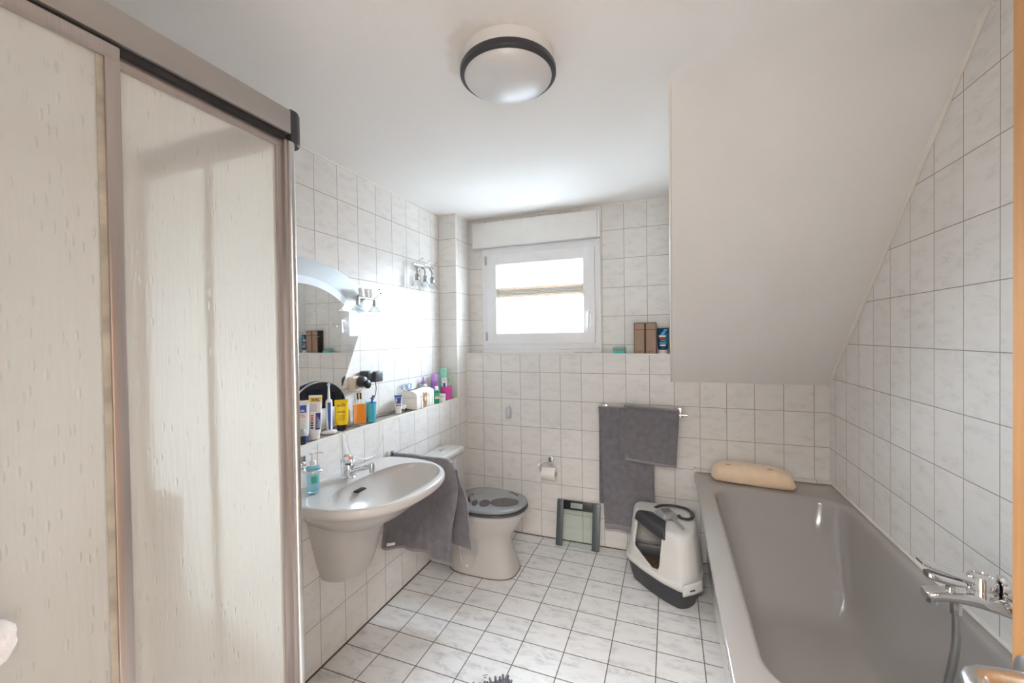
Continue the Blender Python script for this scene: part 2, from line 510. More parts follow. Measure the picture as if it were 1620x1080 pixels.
        if smooth:
            me.polygons.foreach_set('use_smooth', [True] * len(me.polygons))
            me.set_sharp_from_angle(angle=math.radians(angle))
        me.update()
        return o
WM = {}

def rrect(cx, cy, z, hx, hy, r, n=6):
    r = min(r, hx * .999, hy * .999)
    out = []
    for (sx_, sy_, a0) in ((1, 1, 0), (-1, 1, PI / 2), (-1, -1, PI), (1, -1, 3 * PI / 2)):
        for k in range(n + 1):
            a = a0 + PI / 2 * k / n
            out.append(Vector((cx + sx_ * (hx - r) + r * math.cos(a), cy + sy_ * (hy - r) + r * math.sin(a), z)))
    return out

def sell(cx, cy, z, a, b, e=2.0, n=48):
    out = []
    for k in range(n):
        t = 2 * PI * k / n
        c, s_ = math.cos(t), math.sin(t)
        out.append(Vector((cx + a * math.copysign(abs(c) ** (2 / e), c), cy + b * math.copysign(abs(s_) ** (2 / e), s_), z)))
    return out

def smoothpath(pts, n=8):
    """Catmull-Rom through points"""
    P_ = [Vector(p) for p in pts]
    P_ = [P_[0] * 2 - P_[1]] + P_ + [P_[-1] * 2 - P_[-2]]
    out = []
    for i in range(1, len(P_) - 2):
        p0, p1, p2, p3 = P_[i - 1:i + 3]
        for k in range(n):
            t = k / n
            out.append(0.5 * ((2 * p1) + (p2 - p0) * t + (2 * p0 - 5 * p1 + 4 * p2 - p3) * t * t + (3 * p1 - p0 - 3 * p2 + p3) * t ** 3))
    out.append(P_[-2])
    return out

def thing(name, label, cat, loc, rotz=0.0, group=None):
    o = bpy.data.objects.new(name, None)
    COL.objects.link(o)
    o.empty_display_size = 0.05
    o.location = loc
    o.rotation_euler = (0, 0, rotz)
    WM[o.name] = Matrix.Translation(Vector(loc)) @ Matrix.Rotation(rotz, 4, 'Z')
    o['label'] = label
    o['category'] = cat
    if group: o['group'] = group
    return o

def tag(o, label, cat, group=None, kind=None):
    o['label'] = label
    o['category'] = cat
    if group: o['group'] = group
    if kind: o['kind'] = kind
    return o

def struct(o, label=None):
    o['kind'] = 'structure'
    if label: o['label'] = label
    return o

def solidify(o, t, off=0.0):
    m = o.modifiers.new('thickness', 'SOLIDIFY')
    m.thickness = t
    m.offset = off
    return o

def subsurf(o, lv=2):
    m = o.modifiers.new('smooth', 'SUBSURF')
    m.levels = lv; m.render_levels = lv
    return o

def text_mb(txt, size, mat=0, bold=0.0):
    """lettering as flat faces in local x (right) / z (up), centred"""
    cu = bpy.data.curves.new('lettering', 'FONT')
    cu.body = txt; cu.size = size; cu.align_x = 'CENTER'; cu.align_y = 'CENTER'
    cu.offset = bold
    cu.resolution_u = 3
    ob = bpy.data.objects.new('lettering', cu)
    COL.objects.link(ob)
    dg = bpy.context.evaluated_depsgraph_get()
    me = ob.evaluated_get(dg).to_mesh()
    mb = MB()
    mb.add([(v.co.x, 0, v.co.y) for v in me.vertices], [tuple(p.vertices) for p in me.polygons], mat)
    ob.evaluated_get(dg).to_mesh_clear()
    bpy.data.objects.remove(ob); bpy.data.curves.remove(cu)
    return mb

def decal(mb, txt, size, cx, cz, depth, mat, vertical=False, bold=0.0, wid=1.0):
    """print text onto a front surface y = -depth(x, z)"""
    t = text_mb(txt, size, mat, bold)
    for i, v in enumerate(t.v):
        x, z = v.x * wid, v.z
        if vertical: x, z = -z, x
        x += cx; z += cz
        t.v[i] = Vector((x, -depth(x, z) - 0.0005, z))
    mb.join(t)

def patch(mb, x0, x1, z0, z1, depth, mat, nx=8, nz=4, lift=0.0003):
    mb.grid(lambda u, v: Vector((x0 + (x1 - x0) * u, -depth(x0 + (x1 - x0) * u, z0 + (z1 - z0) * v) - lift, z0 + (z1 - z0) * v)), nx, nz, mat)

# ------------------------------------------------------------------ the room shell
YB = 2.8247      # face of the low back wall
YW = 2.921       # window wall
XR = 2.297       # right wall
XU = -0.165      # upper left wall
ZC = 2.36
YP = 2.687       # front of the corner column
struct(MB().box(-0.45, 2.5, -0.10, 3.25, -0.12, 0.0).build('floor', M_FL, smooth=False))
struct(MB().box(-0.45, 2.5, -0.10, 3.25, ZC, ZC + 0.15).build('ceiling', M_CEIL, smooth=False))
struct(MB().box(-0.40, XU, -0.10, 3.25, 0.0, ZC).build('wall_left', M_TL, smooth=False))
struct(MB().box(XR, XR + 0.2, -0.10, 3.25, 0.0, ZC).build('wall_right', M_TR, smooth=False))
# low wall in front of the left wall (shelf), very slightly out of square
lo = MB()
pts = [(XU, 0.82, 0), (0.009, 0.82, 0), (-0.018, YB, 0), (XU, YB, 0)]
lo.poly(pts, (0, 0, 1.0))
struct(lo.build('wall_left_low', M_TS, smooth=False))
# low back wall with the window ledge
struct(MB().box(-0.02, XR, YB, YW, 0.0, 1.321).build('wall_back_low', M_TB, smooth=False))
wb = MB()
WX0, WX1, WZ0, WZ1 = 0.093, 1.003, 1.352, 2.13
wb.box(-0.40, WX0, YW, 3.25, 0, ZC).box(WX1, XR + .2, YW, 3.25, 0, ZC).box(WX0, WX1, YW, 3.25, 0, WZ0).box(WX0, WX1, YW, 3.25, WZ1, ZC)
struct(wb.build('wall_back', M_TW, smooth=False))
struct(MB().box(XU, -0.020, YP, YW, 1.0, ZC).build('wall_corner_column', M_TL, smooth=False))
# sloping attic ceiling over the bath
sl = MB()
def slope_fn(u, v):
    x = 1.457 + (XR - 1.457) * u
    r_ = 0.02 + 0.26 * math.sin(PI * u) ** 0.8         # plaster edge is eased along its middle
    c0, top = Vector((YB - 0.001, 1.1455)), Vector((1.578, ZC))
    ds = (top - c0).normalized()
    a = top - ds * r_
    b = top + Vector((-1, 0)) * r_
    if v < 0.2: p = c0.lerp(a, v / 0.2)
    else:
        t = (v - 0.2) / 0.8
        p = (a.lerp(top, t)).lerp(top.lerp(b, t), t)
    return Vector((x, p.x, p.y - 0.0005))
sl.grid(slope_fn, 30, 30)
left = [slope_fn(0, v / 30) for v in range(31)]
n0 = len(sl.v)
sl.v += left + [Vector((1.457, YW, ZC)), Vector((1.457, YW, 1.1455))]
sl.f.append(tuple(range(n0, n0 + 33))); sl.m.append(0)
sl.add([slope_fn(0, 0), slope_fn(1, 0), (XR, YW, 1.1455), (1.457, YW, 1.1455)], [(0, 1, 2, 3)])
struct(sl.build('ceiling_slope', M_PAINT, smooth=True, angle=25, fix=False))
# front wall with the doorway (the camera stands in it)
fw = MB()
DX0, DX1 = 0.98, 1.90
fw.box(-0.40, DX0, -0.07, 0.05, 0, ZC).box(DX1, XR + .2, -0.07, 0.05, 0, ZC).box(DX0, DX1, -0.07, 0.05, 2.02, ZC)
struct(fw.build('wall_front', M_TW, smooth=False))
# hallway behind the camera
struct(MB().box(0.2, 2.6, -2.2, -0.10, -0.12, 0.0).build('floor_hallway', M_FL, smooth=False))
struct(MB().box(0.2, 2.6, -2.2, -0.10, 2.42, 2.5).build('ceiling_hallway', M_PAINT, smooth=False))
hw = MB().box(0.1, 0.2, -2.2, -0.07, 0, 2.5).box(2.6, 2.7, -2.2, -0.07, 0, 2.5).box(0.1, 2.7, -2.3, -2.2, 0, 2.5).box(0.1, 2.7, -0.12, -0.07, 2.02, 2.5).box(0.1, DX0, -0.12, -0.07, 0, 2.1).box(DX1, 2.7, -0.12, -0.07, 0, 2.1)
struct(hw.build('wall_hallway', M_PAINT, smooth=False))

# trims: silicone joints, tile edge profiles
t1 = MB()
t1.tube([slope_fn(1.0, v / 30) + Vector((-0.004, -0.003, -0.003)) for v in range(31)], 0.009, 8)
struct(t1.build('trim_1', M_CAULK))
struct(MB().tube([(1.457, YB - 0.001, 1.1455), (1.457, 1.582, 2.355)], 0.0055, 8).build('trim_2', M_CAULK))
t3 = MB()
t3.box(-0.022, 1.457, YB - 0.004, YB + 0.010, 1.314, 1.326, 0.003).box(-0.024, -0.012, YB - 0.004, YB + 0.008, 1.0, 1.326, 0.003)
t3.poly([(-0.014, YP - 0.004, 0.994), (-0.010, YP - 0.004, 1.006), (-0.024, YP - 0.004, 1.006), (-0.024, YP - 0.004, 0.994)], (0, YB - YP, 0))
struct(t3.build('trim_3', M_CAULK))
t4 = MB()
t4.poly([(0.010, 0.82, 0.993), (0.010, 0.82, 1.003), (-0.004, 0.82, 1.003), (-0.004, 0.82, 0.993)], (-0.0255, YP - 0.82, 0))
struct(t4.build('trim_4', M_CAULK))
M_DJ = pmat('dark_floor_joint', (0.10, 0.078, 0.058), 0.8, var=0.2)
t9 = MB()
t9.poly([(0.0065, 0.83, 0.0), (0.0125, 0.83, 0.0), (0.0105, 0.83, 0.005), (0.0065, 0.83, 0.006)], (-0.0255, YB - 0.83, 0), 0)
t9.box(-0.018, 1.70, YB - 0.005, YB, 0.0, 0.005)
struct(t9.build('trim_9', M_DJ, smooth=False))
t5 = MB()
t5.box(XU - 0.002, XU + 0.007, 0.05, YP, ZC - 0.008, ZC).box(XU, -0.015, YP - 0.007, YP + 0.002, ZC - 0.008, ZC).box(-0.022, 1.457, YW - 0.007, YW, ZC - 0.008, ZC)
struct(t5.build('trim_5', M_CAULK))

# ------------------------------------------------------------------ window
win = thing('window_1', 'white framed tilt window with pleated blind strip', 'window', (0.555, YW, WZ0))
del win['category']
win['kind'] = 'structure'
def frame_mb(x0, x1, z0, z1, wd, y0, y1, bev=0.004):
    m = MB()
    m.box(x0, x0 + wd, y0, y1, z0, z1, bev).box(x1 - wd, x1, y0, y1, z0, z1, bev)
    m.box(x0 + wd * .9, x1 - wd * .9, y0, y1, z0, z0 + wd, bev).box(x0 + wd * .9, x1 - wd * .9, y0, y1, z1 - wd, z1, bev)
    return m
frame_mb(WX0, WX1, WZ0, WZ1, 0.064, YW - 0.018, YW + 0.07).build('window_frame', M_WHITEP, win)
sash = frame_mb(0.137, 0.964, 1.393, 2.075, 0.082, YW - 0.040, YW + 0.05, 0.006)
sash.join(frame_mb(0.212, 0.892, 1.468, 2.000, 0.012, YW - 0.030, YW + 0.03, 0.003))
so = sash.build('sash', M_WHITEP, win)
MB().box(0.216, 0.886, YW + 0.006, YW + 0.010, 1.472, 1.996).build('pane', M_PANE, so, smooth=False)
hn = MB()
hn.box(0.917, 0.941, YW - 0.052, YW - 0.038, 1.575, 1.635, 0.005)
hn.tube(smoothpath([(0.929, YW - 0.045, 1.610), (0.929, YW - 0.075, 1.610), (0.928, YW - 0.085, 1.600), (0.926, YW - 0.085, 1.55), (0.924, YW - 0.083, 1.505)]), 0.0085, 12)
hn.build('window_handle', M_WHITEP, so)
M_HINGE = pmat('grey_hinge_cover', (0.45, 0.46, 0.47), 0.35, 0.4)
for z0 in (2.00, 1.418):
    MB().box(0.126, 0.141, YW - 0.048, YW - 0.018, z0, z0 + 0.066, 0.004).build('hinge', M_HINGE, win)
# sill strip
MB().box(WX0 + 0.003, 1.003, YW - 0.03, YW, 1.3215, 1.352, 0.003).build('window_sill', M_WHITEP, win)
# pleated blind gathered across the middle of the glass
def fabric_mat(name, col, share):
    m, n, l, p = new_mat(name)
    p.inputs['Roughness'].default_value = 0.8
    t = n.new('ShaderNodeTexCoord'); nz = n.new('ShaderNodeTexNoise'); nz.inputs['Scale'].default_value = 300
    l.new(t.outputs['Object'], nz.inputs['Vector'])
    r = n.new('ShaderNodeMapRange'); r.inputs['To Min'].default_value = 0.94; r.inputs['To Max'].default_value = 1.04
    l.new(nz.outputs['Fac'], r.inputs['Value'])
    sc_ = n.new('ShaderNodeVectorMath'); sc_.operation = 'SCALE'; sc_.inputs[0].default_value = col
    l.new(r.outputs[0], sc_.inputs['Scale']); l.new(sc_.outputs[0], p.inputs['Base Color'])
    tl_ = n.new('ShaderNodeBsdfTranslucent'); l.new(sc_.outputs[0], tl_.inputs['Color'])
    mx = n.new('ShaderNodeMixShader'); mx.inputs[0].default_value = share
    l.new(p.outputs[0], mx.inputs[1]); l.new(tl_.outputs[0], mx.inputs[2]); l.new(mx.outputs[0], n['Material Output'].inputs['Surface'])
    return m
M_BLIND = fabric_mat('cream_blind_fabric', (0.84, 0.82, 0.79), 0.075)
M_BLINDR = fabric_mat('cream_blind_rail', (0.88, 0.77, 0.67), 0.17)
bl = thing('pleated_blind', 'cream pleated blind gathered to a strip across the window pane', 'blind', (0.55, YW - 0.02, 1.745))
pl = []
for k in range(13):
    z = 1.757 + 0.048 * k / 12
    pl.append((0, (YW - 0.028) if k % 2 else (YW - 0.012), z))
mb = MB()
mb.grid(lambda u, v: Vector((0.206 + 0.684 * u, pl[min(12, int(v * 12 + .5))][1], pl[min(12, int(v * 12 + .5))][2])), 1, 12)
solidify(mb.build('pleats', M_BLIND, bl, smooth=False, fix=False), 0.0012)
MB().box(0.203, 0.893, YW - 0.034, YW - 0.008, 1.805, 1.820, 0.003).build('top_rail', M_BLINDR, bl)
MB().box(0.203, 0.893, YW - 0.034, YW - 0.008, 1.743, 1.757, 0.003).build('bottom_rail', M_BLINDR, bl)
# roller shutter box
rb = thing('shutter_box', 'white roller shutter box mounted above the window', 'shutter box', (0.52, YW, 2.13))
MB().box(0.028, 0.986, 2.868, YW - 0.001, 2.142, 2.322, 0.005).build('box_body', M_WPLAST, rb)
MB().box(0.024, 0.992, 2.862, YW - 0.001, 2.131, 2.143, 0.003).build('bottom_lip', M_WHITEP, rb)
MB().box(0.986, 1.003, 2.874, YW - 0.001, 2.133, 2.325, 0.004).build('end_cap', M_WPLAST, rb)

# ------------------------------------------------------------------ open door on the right
door = thing('door_1', 'open beech door leaf at the right edge', 'door', (1.84, 0.06, 0.005))
del door['category']
door['kind'] = 'structure'
MB().box(1.832, 1.872, 0.06, 0.676, 0.006, 2.00, 0.0025).build('door_leaf', M_WOOD, door)
dh = MB()
dh.lathe([(0.0, 0), (0.024, 0), (0.026, 0.002), (0.026, 0.006), (0.020, 0.009), (0.0, 0.010)], (1.832, 0.637, 1.049), 32, axis='-X')
dh.tube([(1.824, 0.637, 1.049), (1.80, 0.637, 1.049), (1.785, 0.636, 1.048), (1.776, 0.632, 1.047), (1.770, 0.624, 1.046), (1.767, 0.612, 1.045), (1.766, 0.59, 1.045), (1.766, 0.55, 1.045), (1.767, 0.515, 1.045), (1.768, 0.505, 1.045)], [0.010, 0.0095, .0098, .0102, .0104, .0104, .0104, .0102, .0098, .006], 18)
dh.build('door_handle', M_STEEL, door)

# ------------------------------------------------------------------ ceiling lamp
CL = (0.962, 1.262)
cl = thing('ceiling_lamp', 'round flush ceiling lamp with frosted dome and black ring', 'ceiling lamp', (*CL, 2.25))
M_OPAL = pmat('satin_opal_dome', (0.66, 0.655, 0.655), 0.33, 0.12, var=0.01)
MB().lathe([(0.0, 2.36), (0.146, 2.36), (0.147, 2.348), (0.147, 2.318), (0.0, 2.318)], (*CL, 0), 64).build('base_pan', M_WPLAST, cl)
MB().lathe([(0.138, 2.319), (0.153, 2.319), (0.156, 2.314), (0.156, 2.300), (0.152, 2.296), (0.142, 2.294), (0.138, 2.297)], (*CL, 0), 64).build('ring', M_DGREY, cl)
dome = [(0.143, 2.300)]
for k in range(1, 15):
    a = k / 14 * PI / 2
    dome.append((0.143 * math.cos(a), 2.298 - 0.040 * math.sin(a)))
MB().lathe(dome, (*CL, 0), 64).build('dome', M_OPAL, cl)

# ------------------------------------------------------------------ shower cabin
XS, YS = 0.55, 0.78
sh = thing('shower_cabin', 'corner shower cabin with frosted sliding panels and aluminium frame', 'shower cabin', (0.2, 0.42, 0))
MB().box(XU + .002, XS + 0.012, 0.052, YS + 0.012, 0.0, 0.13, 0.01).build('shower_tray', M_WPLAST, sh)
rl = MB()
rl.box(XS - 0.018, XS + 0.012, 0.06, YS - 0.006, 1.967, 2.026, 0.002)
rl.build('top_rail', M_ALUD, sh)
rl = MB()
rl.box(XU + 0.003, XS - 0.03, YS - 0.012, YS + 0.012, 1.967, 2.026, 0.002)
rl.build('top_rail', M_DGREY, sh)
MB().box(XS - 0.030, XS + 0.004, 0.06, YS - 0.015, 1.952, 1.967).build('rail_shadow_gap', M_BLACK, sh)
cc = MB()
ring0 = []
for (dx, dy) in ((-0.045, -0.004), (0.012, -0.008), (0.012, 0.004)):
    ring0.append((XS + dx, YS + dy))
arc = [(XS + 0.014 - 0.030 + 0.030 * math.cos(a), YS + 0.002 + 0.034 * math.sin(a)) for a in [i / 8 * PI / 2 for i in range(1, 9)]]
prof = [(XS - 0.045, YS - 0.006), (XS + 0.012, YS - 0.006)] + arc + [(XS - 0.045, YS + 0.036)]
cc.loft([[Vector((x + (XS - 0.015 - x) * k, y + (YS + 0.004 - y) * k, z)) for x, y in prof] for k, z in ((0.10, 1.946), (0.0, 1.951), (0.0, 2.024), (0.06, 2.030))])
cc.build('corner_cap', M_DGREY, sh)
MB().box(XS - 0.015, XS + 0.012, YS - 0.50, YS - 0.004, 0.13, 0.165, 0.004).build('bottom_rail', M_ALUD, sh)
def panel(x, y0, y1, zt, lstile, rstile, top=0.024):
    """sliding door: aluminium surround, frosted pane"""
    fr = MB()
    fr.box(x - 0.008, x + 0.008, y0, y0 + lstile, 0.17, zt, 0.002)
    fr.box(x - 0.008, x + 0.008, y1 - rstile, y1, 0.17, zt, 0.002)
    fr.box(x - 0.0085, x + 0.0085, y0 + .001, y1 - .001, zt - top, zt, 0.002)
    fr.box(x - 0.0085, x + 0.0085, y0 + .001, y1 - .001, 0.17, 0.20, 0.002)
    f = fr.build('panel_frame', M_ALU, sh)
    frost_pane(f, x - 0.0022, x + 0.0022, y0 + lstile * .5, y1 - rstile * .5, 0.185, zt - top * .5, 0)
    return f
f1 = panel(XS + 0.006, 0.062, 0.428, 1.957, 0.03, 0.022, 0.026)
f2 = panel(XS - 0.014, 0.405, 0.765, 1.953, 0.022, 0.020, 0.022)
# bright edge profile of the corner and lime stained seal on the near panel
MB().tube([(XS + 0.002, YS - 0.001, 0.15), (XS + 0.002, YS - 0.001, 1.95)], 0.0095, 16).build('corner_post', M_STEEL, sh)
MB().box(XS - 0.012, XS + 0.002, YS - 0.018, YS + 0.005, 0.15, 1.955, 0.004).build('seal_strip', M_ALU, sh)
M_SEAL = pmat('yellowed_seal', (0.43, 0.395, 0.325), 0.55, trans=0.0, var=0.22, scale=5, stretch=(3, 3, 5))
MB().box(XS + 0.0084, XS + 0.0098, 0.3965, 0.4075, 0.20, 1.932, 0.0004).build('seal_strip', M_SEAL, sh)
# return side towards the basin
fr = MB()
fr.box(0.175, 0.197, YS - 0.008, YS + 0.008, 0.17, 1.96, 0.002).box(XS - 0.035, XS - 0.016, YS - 0.008, YS + 0.008, 0.17, 1.96, 0.002)
fr.box(XU + 0.003, XU + 0.022, YS - 0.012, YS + 0.012, 0.17, 1.967, 0.002).box(XU + .01, XS - 0.03, YS - 0.008, YS + 0.008, 0.135, 0.18, 0.002)
fr.box(XU + .01, XS - 0.03, YS - 0.008, YS + 0.008, 1.945, 1.967, 0.002)
f3 = fr.build('panel_frame', M_ALU, sh)
frost_pane(f3, 0.19, XS - 0.028, YS - 0.0022, YS + 0.0022, 0.17, 1.955, 1, M_FROST2)
frost_pane(f3, XU + 0.012, 0.185, YS - 0.0022, YS + 0.0022, 0.17, 1.955, 1, M_FROST2)

# white bath puff hanging from the cabin rail, at the left edge
pf = thing('bath_puff', 'white terry bath puff hanging against the near shower panel', 'bath puff', (0.585, 0.262, 1.0))
pb = MB()
rings = []
N = 28
for j in range(1, 14):
    th = PI * j / 14
    ring = []
    for k in range(N):
        a = 2 * PI * k / N
        rr_ = 0.030 * (1 + 0.10 * noise.noise(Vector((math.cos(a) * 2.2, math.sin(a) * 2.2, th * 2.5))) + 0.05 * math.sin(a * 7 + j))
        ring.append(Vector((0.588 + 0.45 * rr_ * math.sin(th) * math.cos(a), 0.252 + rr_ * math.sin(th) * math.sin(a), 1.041 + rr_ * math.cos(th) * 1.15)))
    rings.append(ring)
pb.loft(rings)
pb.build('puff', M_WTERRY, pf, angle=180)
MB().tube(smoothpath([(0.586, 0.242, 1.045), (0.584, 0.235, 1.3), (0.578, 0.232, 1.7), (0.5655, 0.232, 2.02), (0.556, 0.232, 2.029), (0.53, 0.232, 2.029), (0.527, 0.232, 2.0)]), 0.0022, 8).build('cord', M_WTERRY, pf)
# ------------------------------------------------------------------ fan shaped mirror
mr = thing('fan_mirror', 'fan shaped wall mirror with arched frosted band above the basin', 'mirror', (XU, 1.45, 1.01))
Z0, RO = 0.99, 0.843
def arc_y(r, zc, y):
    return zc + math.sqrt(max(0, r * r - (y - 1.45) ** 2))
yc = [0.975 + (1.925 - 0.975) * k / 40 for k in range(41)]
out_ = [(y, arc_y(RO, Z0, y)) for y in yc]
bot = [(1.452 + 0.146, 1.006), (1.452 - 0.150, 1.006)]
def sheet(mb, outline, x, t, mat=0):
    mb.poly([(x, y, z) for y, z in outline], (t, 0, 0), mat)
m = MB(); sheet(m, out_ + bot, XU + 0.001, 0.004)
m.build('mirror_outer', M_MIRBEV, mr, angle=20)
# inner panel: inside the frosted arc
zc2, r_i, r_o = 1.26, 0.452, 0.490
def edge_y(z):      # the straight right edge of the fan
    return 1.925 - (1.687 - z) * (1.925 - 1.598) / (1.687 - 1.006)
def inner_outline(r, inset):
    pts_ = []
    for k in range(49):
        a = PI * 0.03 + (PI * 0.94) * k / 48
        y, z = 1.45 + r * math.cos(a), zc2 + r * math.sin(a)
        lim = edge_y(z) - inset
        if y > lim: y = lim
        if y < 2.9 - lim: y = 2.9 - lim
        pts_.append((y, z))
    pts_ += [(2.9 - edge_y(1.012) + inset, 1.012), (edge_y(1.012) - inset, 1.012)]
    return pts_
m = MB(); sheet(m, inner_outline(r_o, 0.004), XU + 0.005, 0.0010); m.build('frosted_band', M_FROSTBAND, mr, angle=20)
m = MB(); sheet(m, inner_outline(r_i, 0.004), XU + 0.006, 0.0012); m.build('mirror_inner', M_MIRROR, mr, angle=20)
# half-moon dark glass at the foot of the mirror
hm = thing('half_moon_mirror', 'black half moon vanity mirror standing behind the tubes on the shelf', 'vanity mirror', (XU + 0.04, 1.52, 1.003))
def hm_out(r): return [(1.52 + r * 1.28 * math.cos(PI * k / 40), 1.110 + r * math.sin(PI * k / 40)) for k in range(41)]
m = MB(); sheet(m, hm_out(0.134), XU + 0.020, 0.006); m.build('rim', M_STEEL, hm, angle=20)
m = MB(); sheet(m, hm_out(0.129), XU + 0.026, 0.0012); m.build('glass', M_BLKGLASS, hm, angle=20)
MB().box(XU + 0.009, XU + 0.021, 1.36, 1.68, 1.003, 1.112, 0.002).build('base', M_WPLAST, hm)

# ------------------------------------------------------------------ chrome wall lamp
wl_ = thing('wall_lamp', 'chrome wall lamp with three small glass spot heads on left wall', 'wall lamp', (XU, 2.40, 1.8))
bar = MB()
bar.tube([(XU + 0.045, 2.285, 1.935), (XU + 0.045, 2.530, 1.940)], 0.010, 14)
bar.lathe([(0, 0), (0.030, 0), (0.030, 0.008), (0.012, 0.014), (0.009, 0.045), (0, 0.045)], (XU, 2.40, 1.925), 24, axis='X')
bar.build('bar', M_CHROME, wl_)
M_LAMPC = pmat('dark_lamp_chrome', (0.46, 0.45, 0.44), 0.14, 1.0)
M_SHADE = glassy('frosted_lamp_glass', (0.90, 0.92, 0.92), 0.18)
for k, y in enumerate((2.305, 2.40, 2.49)):
    ar = MB()
    ar.tube(smoothpath([(XU + 0.045, y, 1.932), (XU + 0.060, y + 0.004, 1.905), (XU + 0.062, y + .004, 1.870)]), 0.0055, 10)
    ar.lathe([(0, 1.872), (0.013, 1.872), (0.015, 1.862), (0.015, 1.835), (0.009, 1.830), (0, 1.830)], (XU + 0.062, y + .004, 0), 18)
    a_ = ar.build('spot_arm', M_LAMPC, wl_)
    MB().lathe([(0.011, 1.838), (0.016, 1.828), (0.027, 1.806), (0.036, 1.792), (0.033, 1.792), (0.024, 1.808), (0.013, 1.828), (0.009, 1.836)], (XU + 0.062, y + .004, 0), 24).build('glass_shade', M_SHADE, a_)
    MB().tube([(XU + 0.045, y, 1.94), (XU + 0.085, y + 0.03, 1.975)], 0.002, 8).tube([(XU + 0.083, y + 0.028, 1.973), (XU + 0.088, y + 0.032, 1.978)], 0.005, 8).build('stem', M_CHROME, a_)

ml = thing('mirror_lamp', 'small chrome spot lamp with white glass shades at the mirror corner', 'mirror lamp', (XU, 1.86, 1.62))
m = MB()
XM = XU + 0.045
m.tube([(XM, 1.772, 1.672), (XM, 1.922, 1.670)], 0.0055, 12)
m.lathe([(0, 0), (0.022, 0), (0.022, 0.010), (0.009, 0.016), (0.007, 0.040), (0, 0.040)], (XU + 0.006, 1.832, 1.672), 22, axis='X')
m.build('bar', M_STEEL, ml)
for y in (1.795, 1.842, 1.872):
    MB().tube([(XM + 0.004, y, 1.680), (XM + 0.010, y - 0.014, 1.722)], [0.011, 0.0125], 16).build('socket_sleeve', M_WPLAST, ml)
for y, dy, dz in ((1.775, -0.020, -0.062), (1.905, -0.012, -0.066)):
    hd_ = MB().tube([(XM, y, 1.670), (XM + 0.004, y + dy * .5, 1.670 + dz * .6)], [0.008, 0.0105], 14).build('spot_head', M_STEEL, ml)
    sm_ = MB().lathe([(0.008, 0.002), (0.014, -0.006), (0.026, -0.020), (0.033, -0.030), (0.030, -0.030), (0.022, -0.019), (0.010, -0.005)], (XM + 0.004, y + dy * .6, 1.670 + dz * .62), 24)
    sm_.build('glass_shade', M_SHADE, hd_)
for k in range(2):
    a0, a1 = (XM, 1.862 + 0.02 * k, 1.678 - .01 * k), (XM + 0.02, 1.922 + 0.012 * k, 1.728 - 0.022 * k)
    r0 = MB().tube([a0, a1], 0.0015, 8).build('rod', M_CHROME, ml)
    MB().lathe([(0, -0.0045), (0.0035, -0.003), (0.0045, 0), (0.0035, 0.003), (0, 0.0045)], a1, 12).build('rod_tip', M_BLACK, r0)

# ------------------------------------------------------------------ power socket with black adapters
ps = thing('power_socket', 'cream double wall socket beside the mirror', 'socket', (XU, 1.80, 1.19))
M_CREAM = pmat('cream_socket_plastic', (0.74, 0.66, 0.57), 0.4, var=0.03)
MB().box(XU, XU + 0.034, 1.735, 1.815, 1.165, 1.245, 0.008).build('housing', M_CREAM, ps)
MB().lathe([(0, 0), (0.028, 0), (0.028, 0.004), (0.022, 0.005), (0, 0.005)], (XU + 0.034, 1.775, 1.205), 24, axis='X').build('socket_face', M_CREAM, ps)
ad = thing('power_adapter', 'round black power adapter plugged in the cream socket', 'adapter', (XU + .05, 1.78, 1.18))
MB().lathe([(0, 0), (0.018, 0), (0.030, 0.006), (0.031, 0.022), (0.026, 0.036), (0.016, 0.041), (0, 0.042)], (XU + 0.0395, 1.778, 1.216), 28, axis='X').build('plug_body', M_DGREY, ad)
MB().lathe([(0, 0), (0.022, 0), (0.022, 0.010), (0.012, 0.015), (0, 0.015)], (XU + 0.080, 1.790, 1.200), 24, axis='X').build('dial', M_BLACK, ad)
ad2 = thing('shaver_charger', 'square dark charger block plugged beside the round adapter', 'charger', (XU + .03, 1.87, 1.2))
MB().box(XU + 0.002, XU + 0.060, 1.818, 1.868, 1.222, 1.268, 0.008).build('plug_body', M_DGREY, ad2)
MB().box(XU + 0.020, XU + 0.075, 1.869, 1.932, 1.202, 1.262, 0.006).build('charger_block', pmat('grey_block_plastic', (0.09, 0.09, 0.10), 0.4), ad2)
MB().tube(smoothpath([(XU + 0.05, 1.895, 1.203), (XU + 0.055, 1.893, 1.16), (XU + 0.06, 1.872, 1.12), (XU + 0.06, 1.838, 1.085), (XU + 0.075, 1.825, 1.070), (XU + 0.078, 1.80, 1.082), (XU + 0.095, 1.792, 1.097)]), 0.0022, 8).build('cord', M_BLACK, ad2)

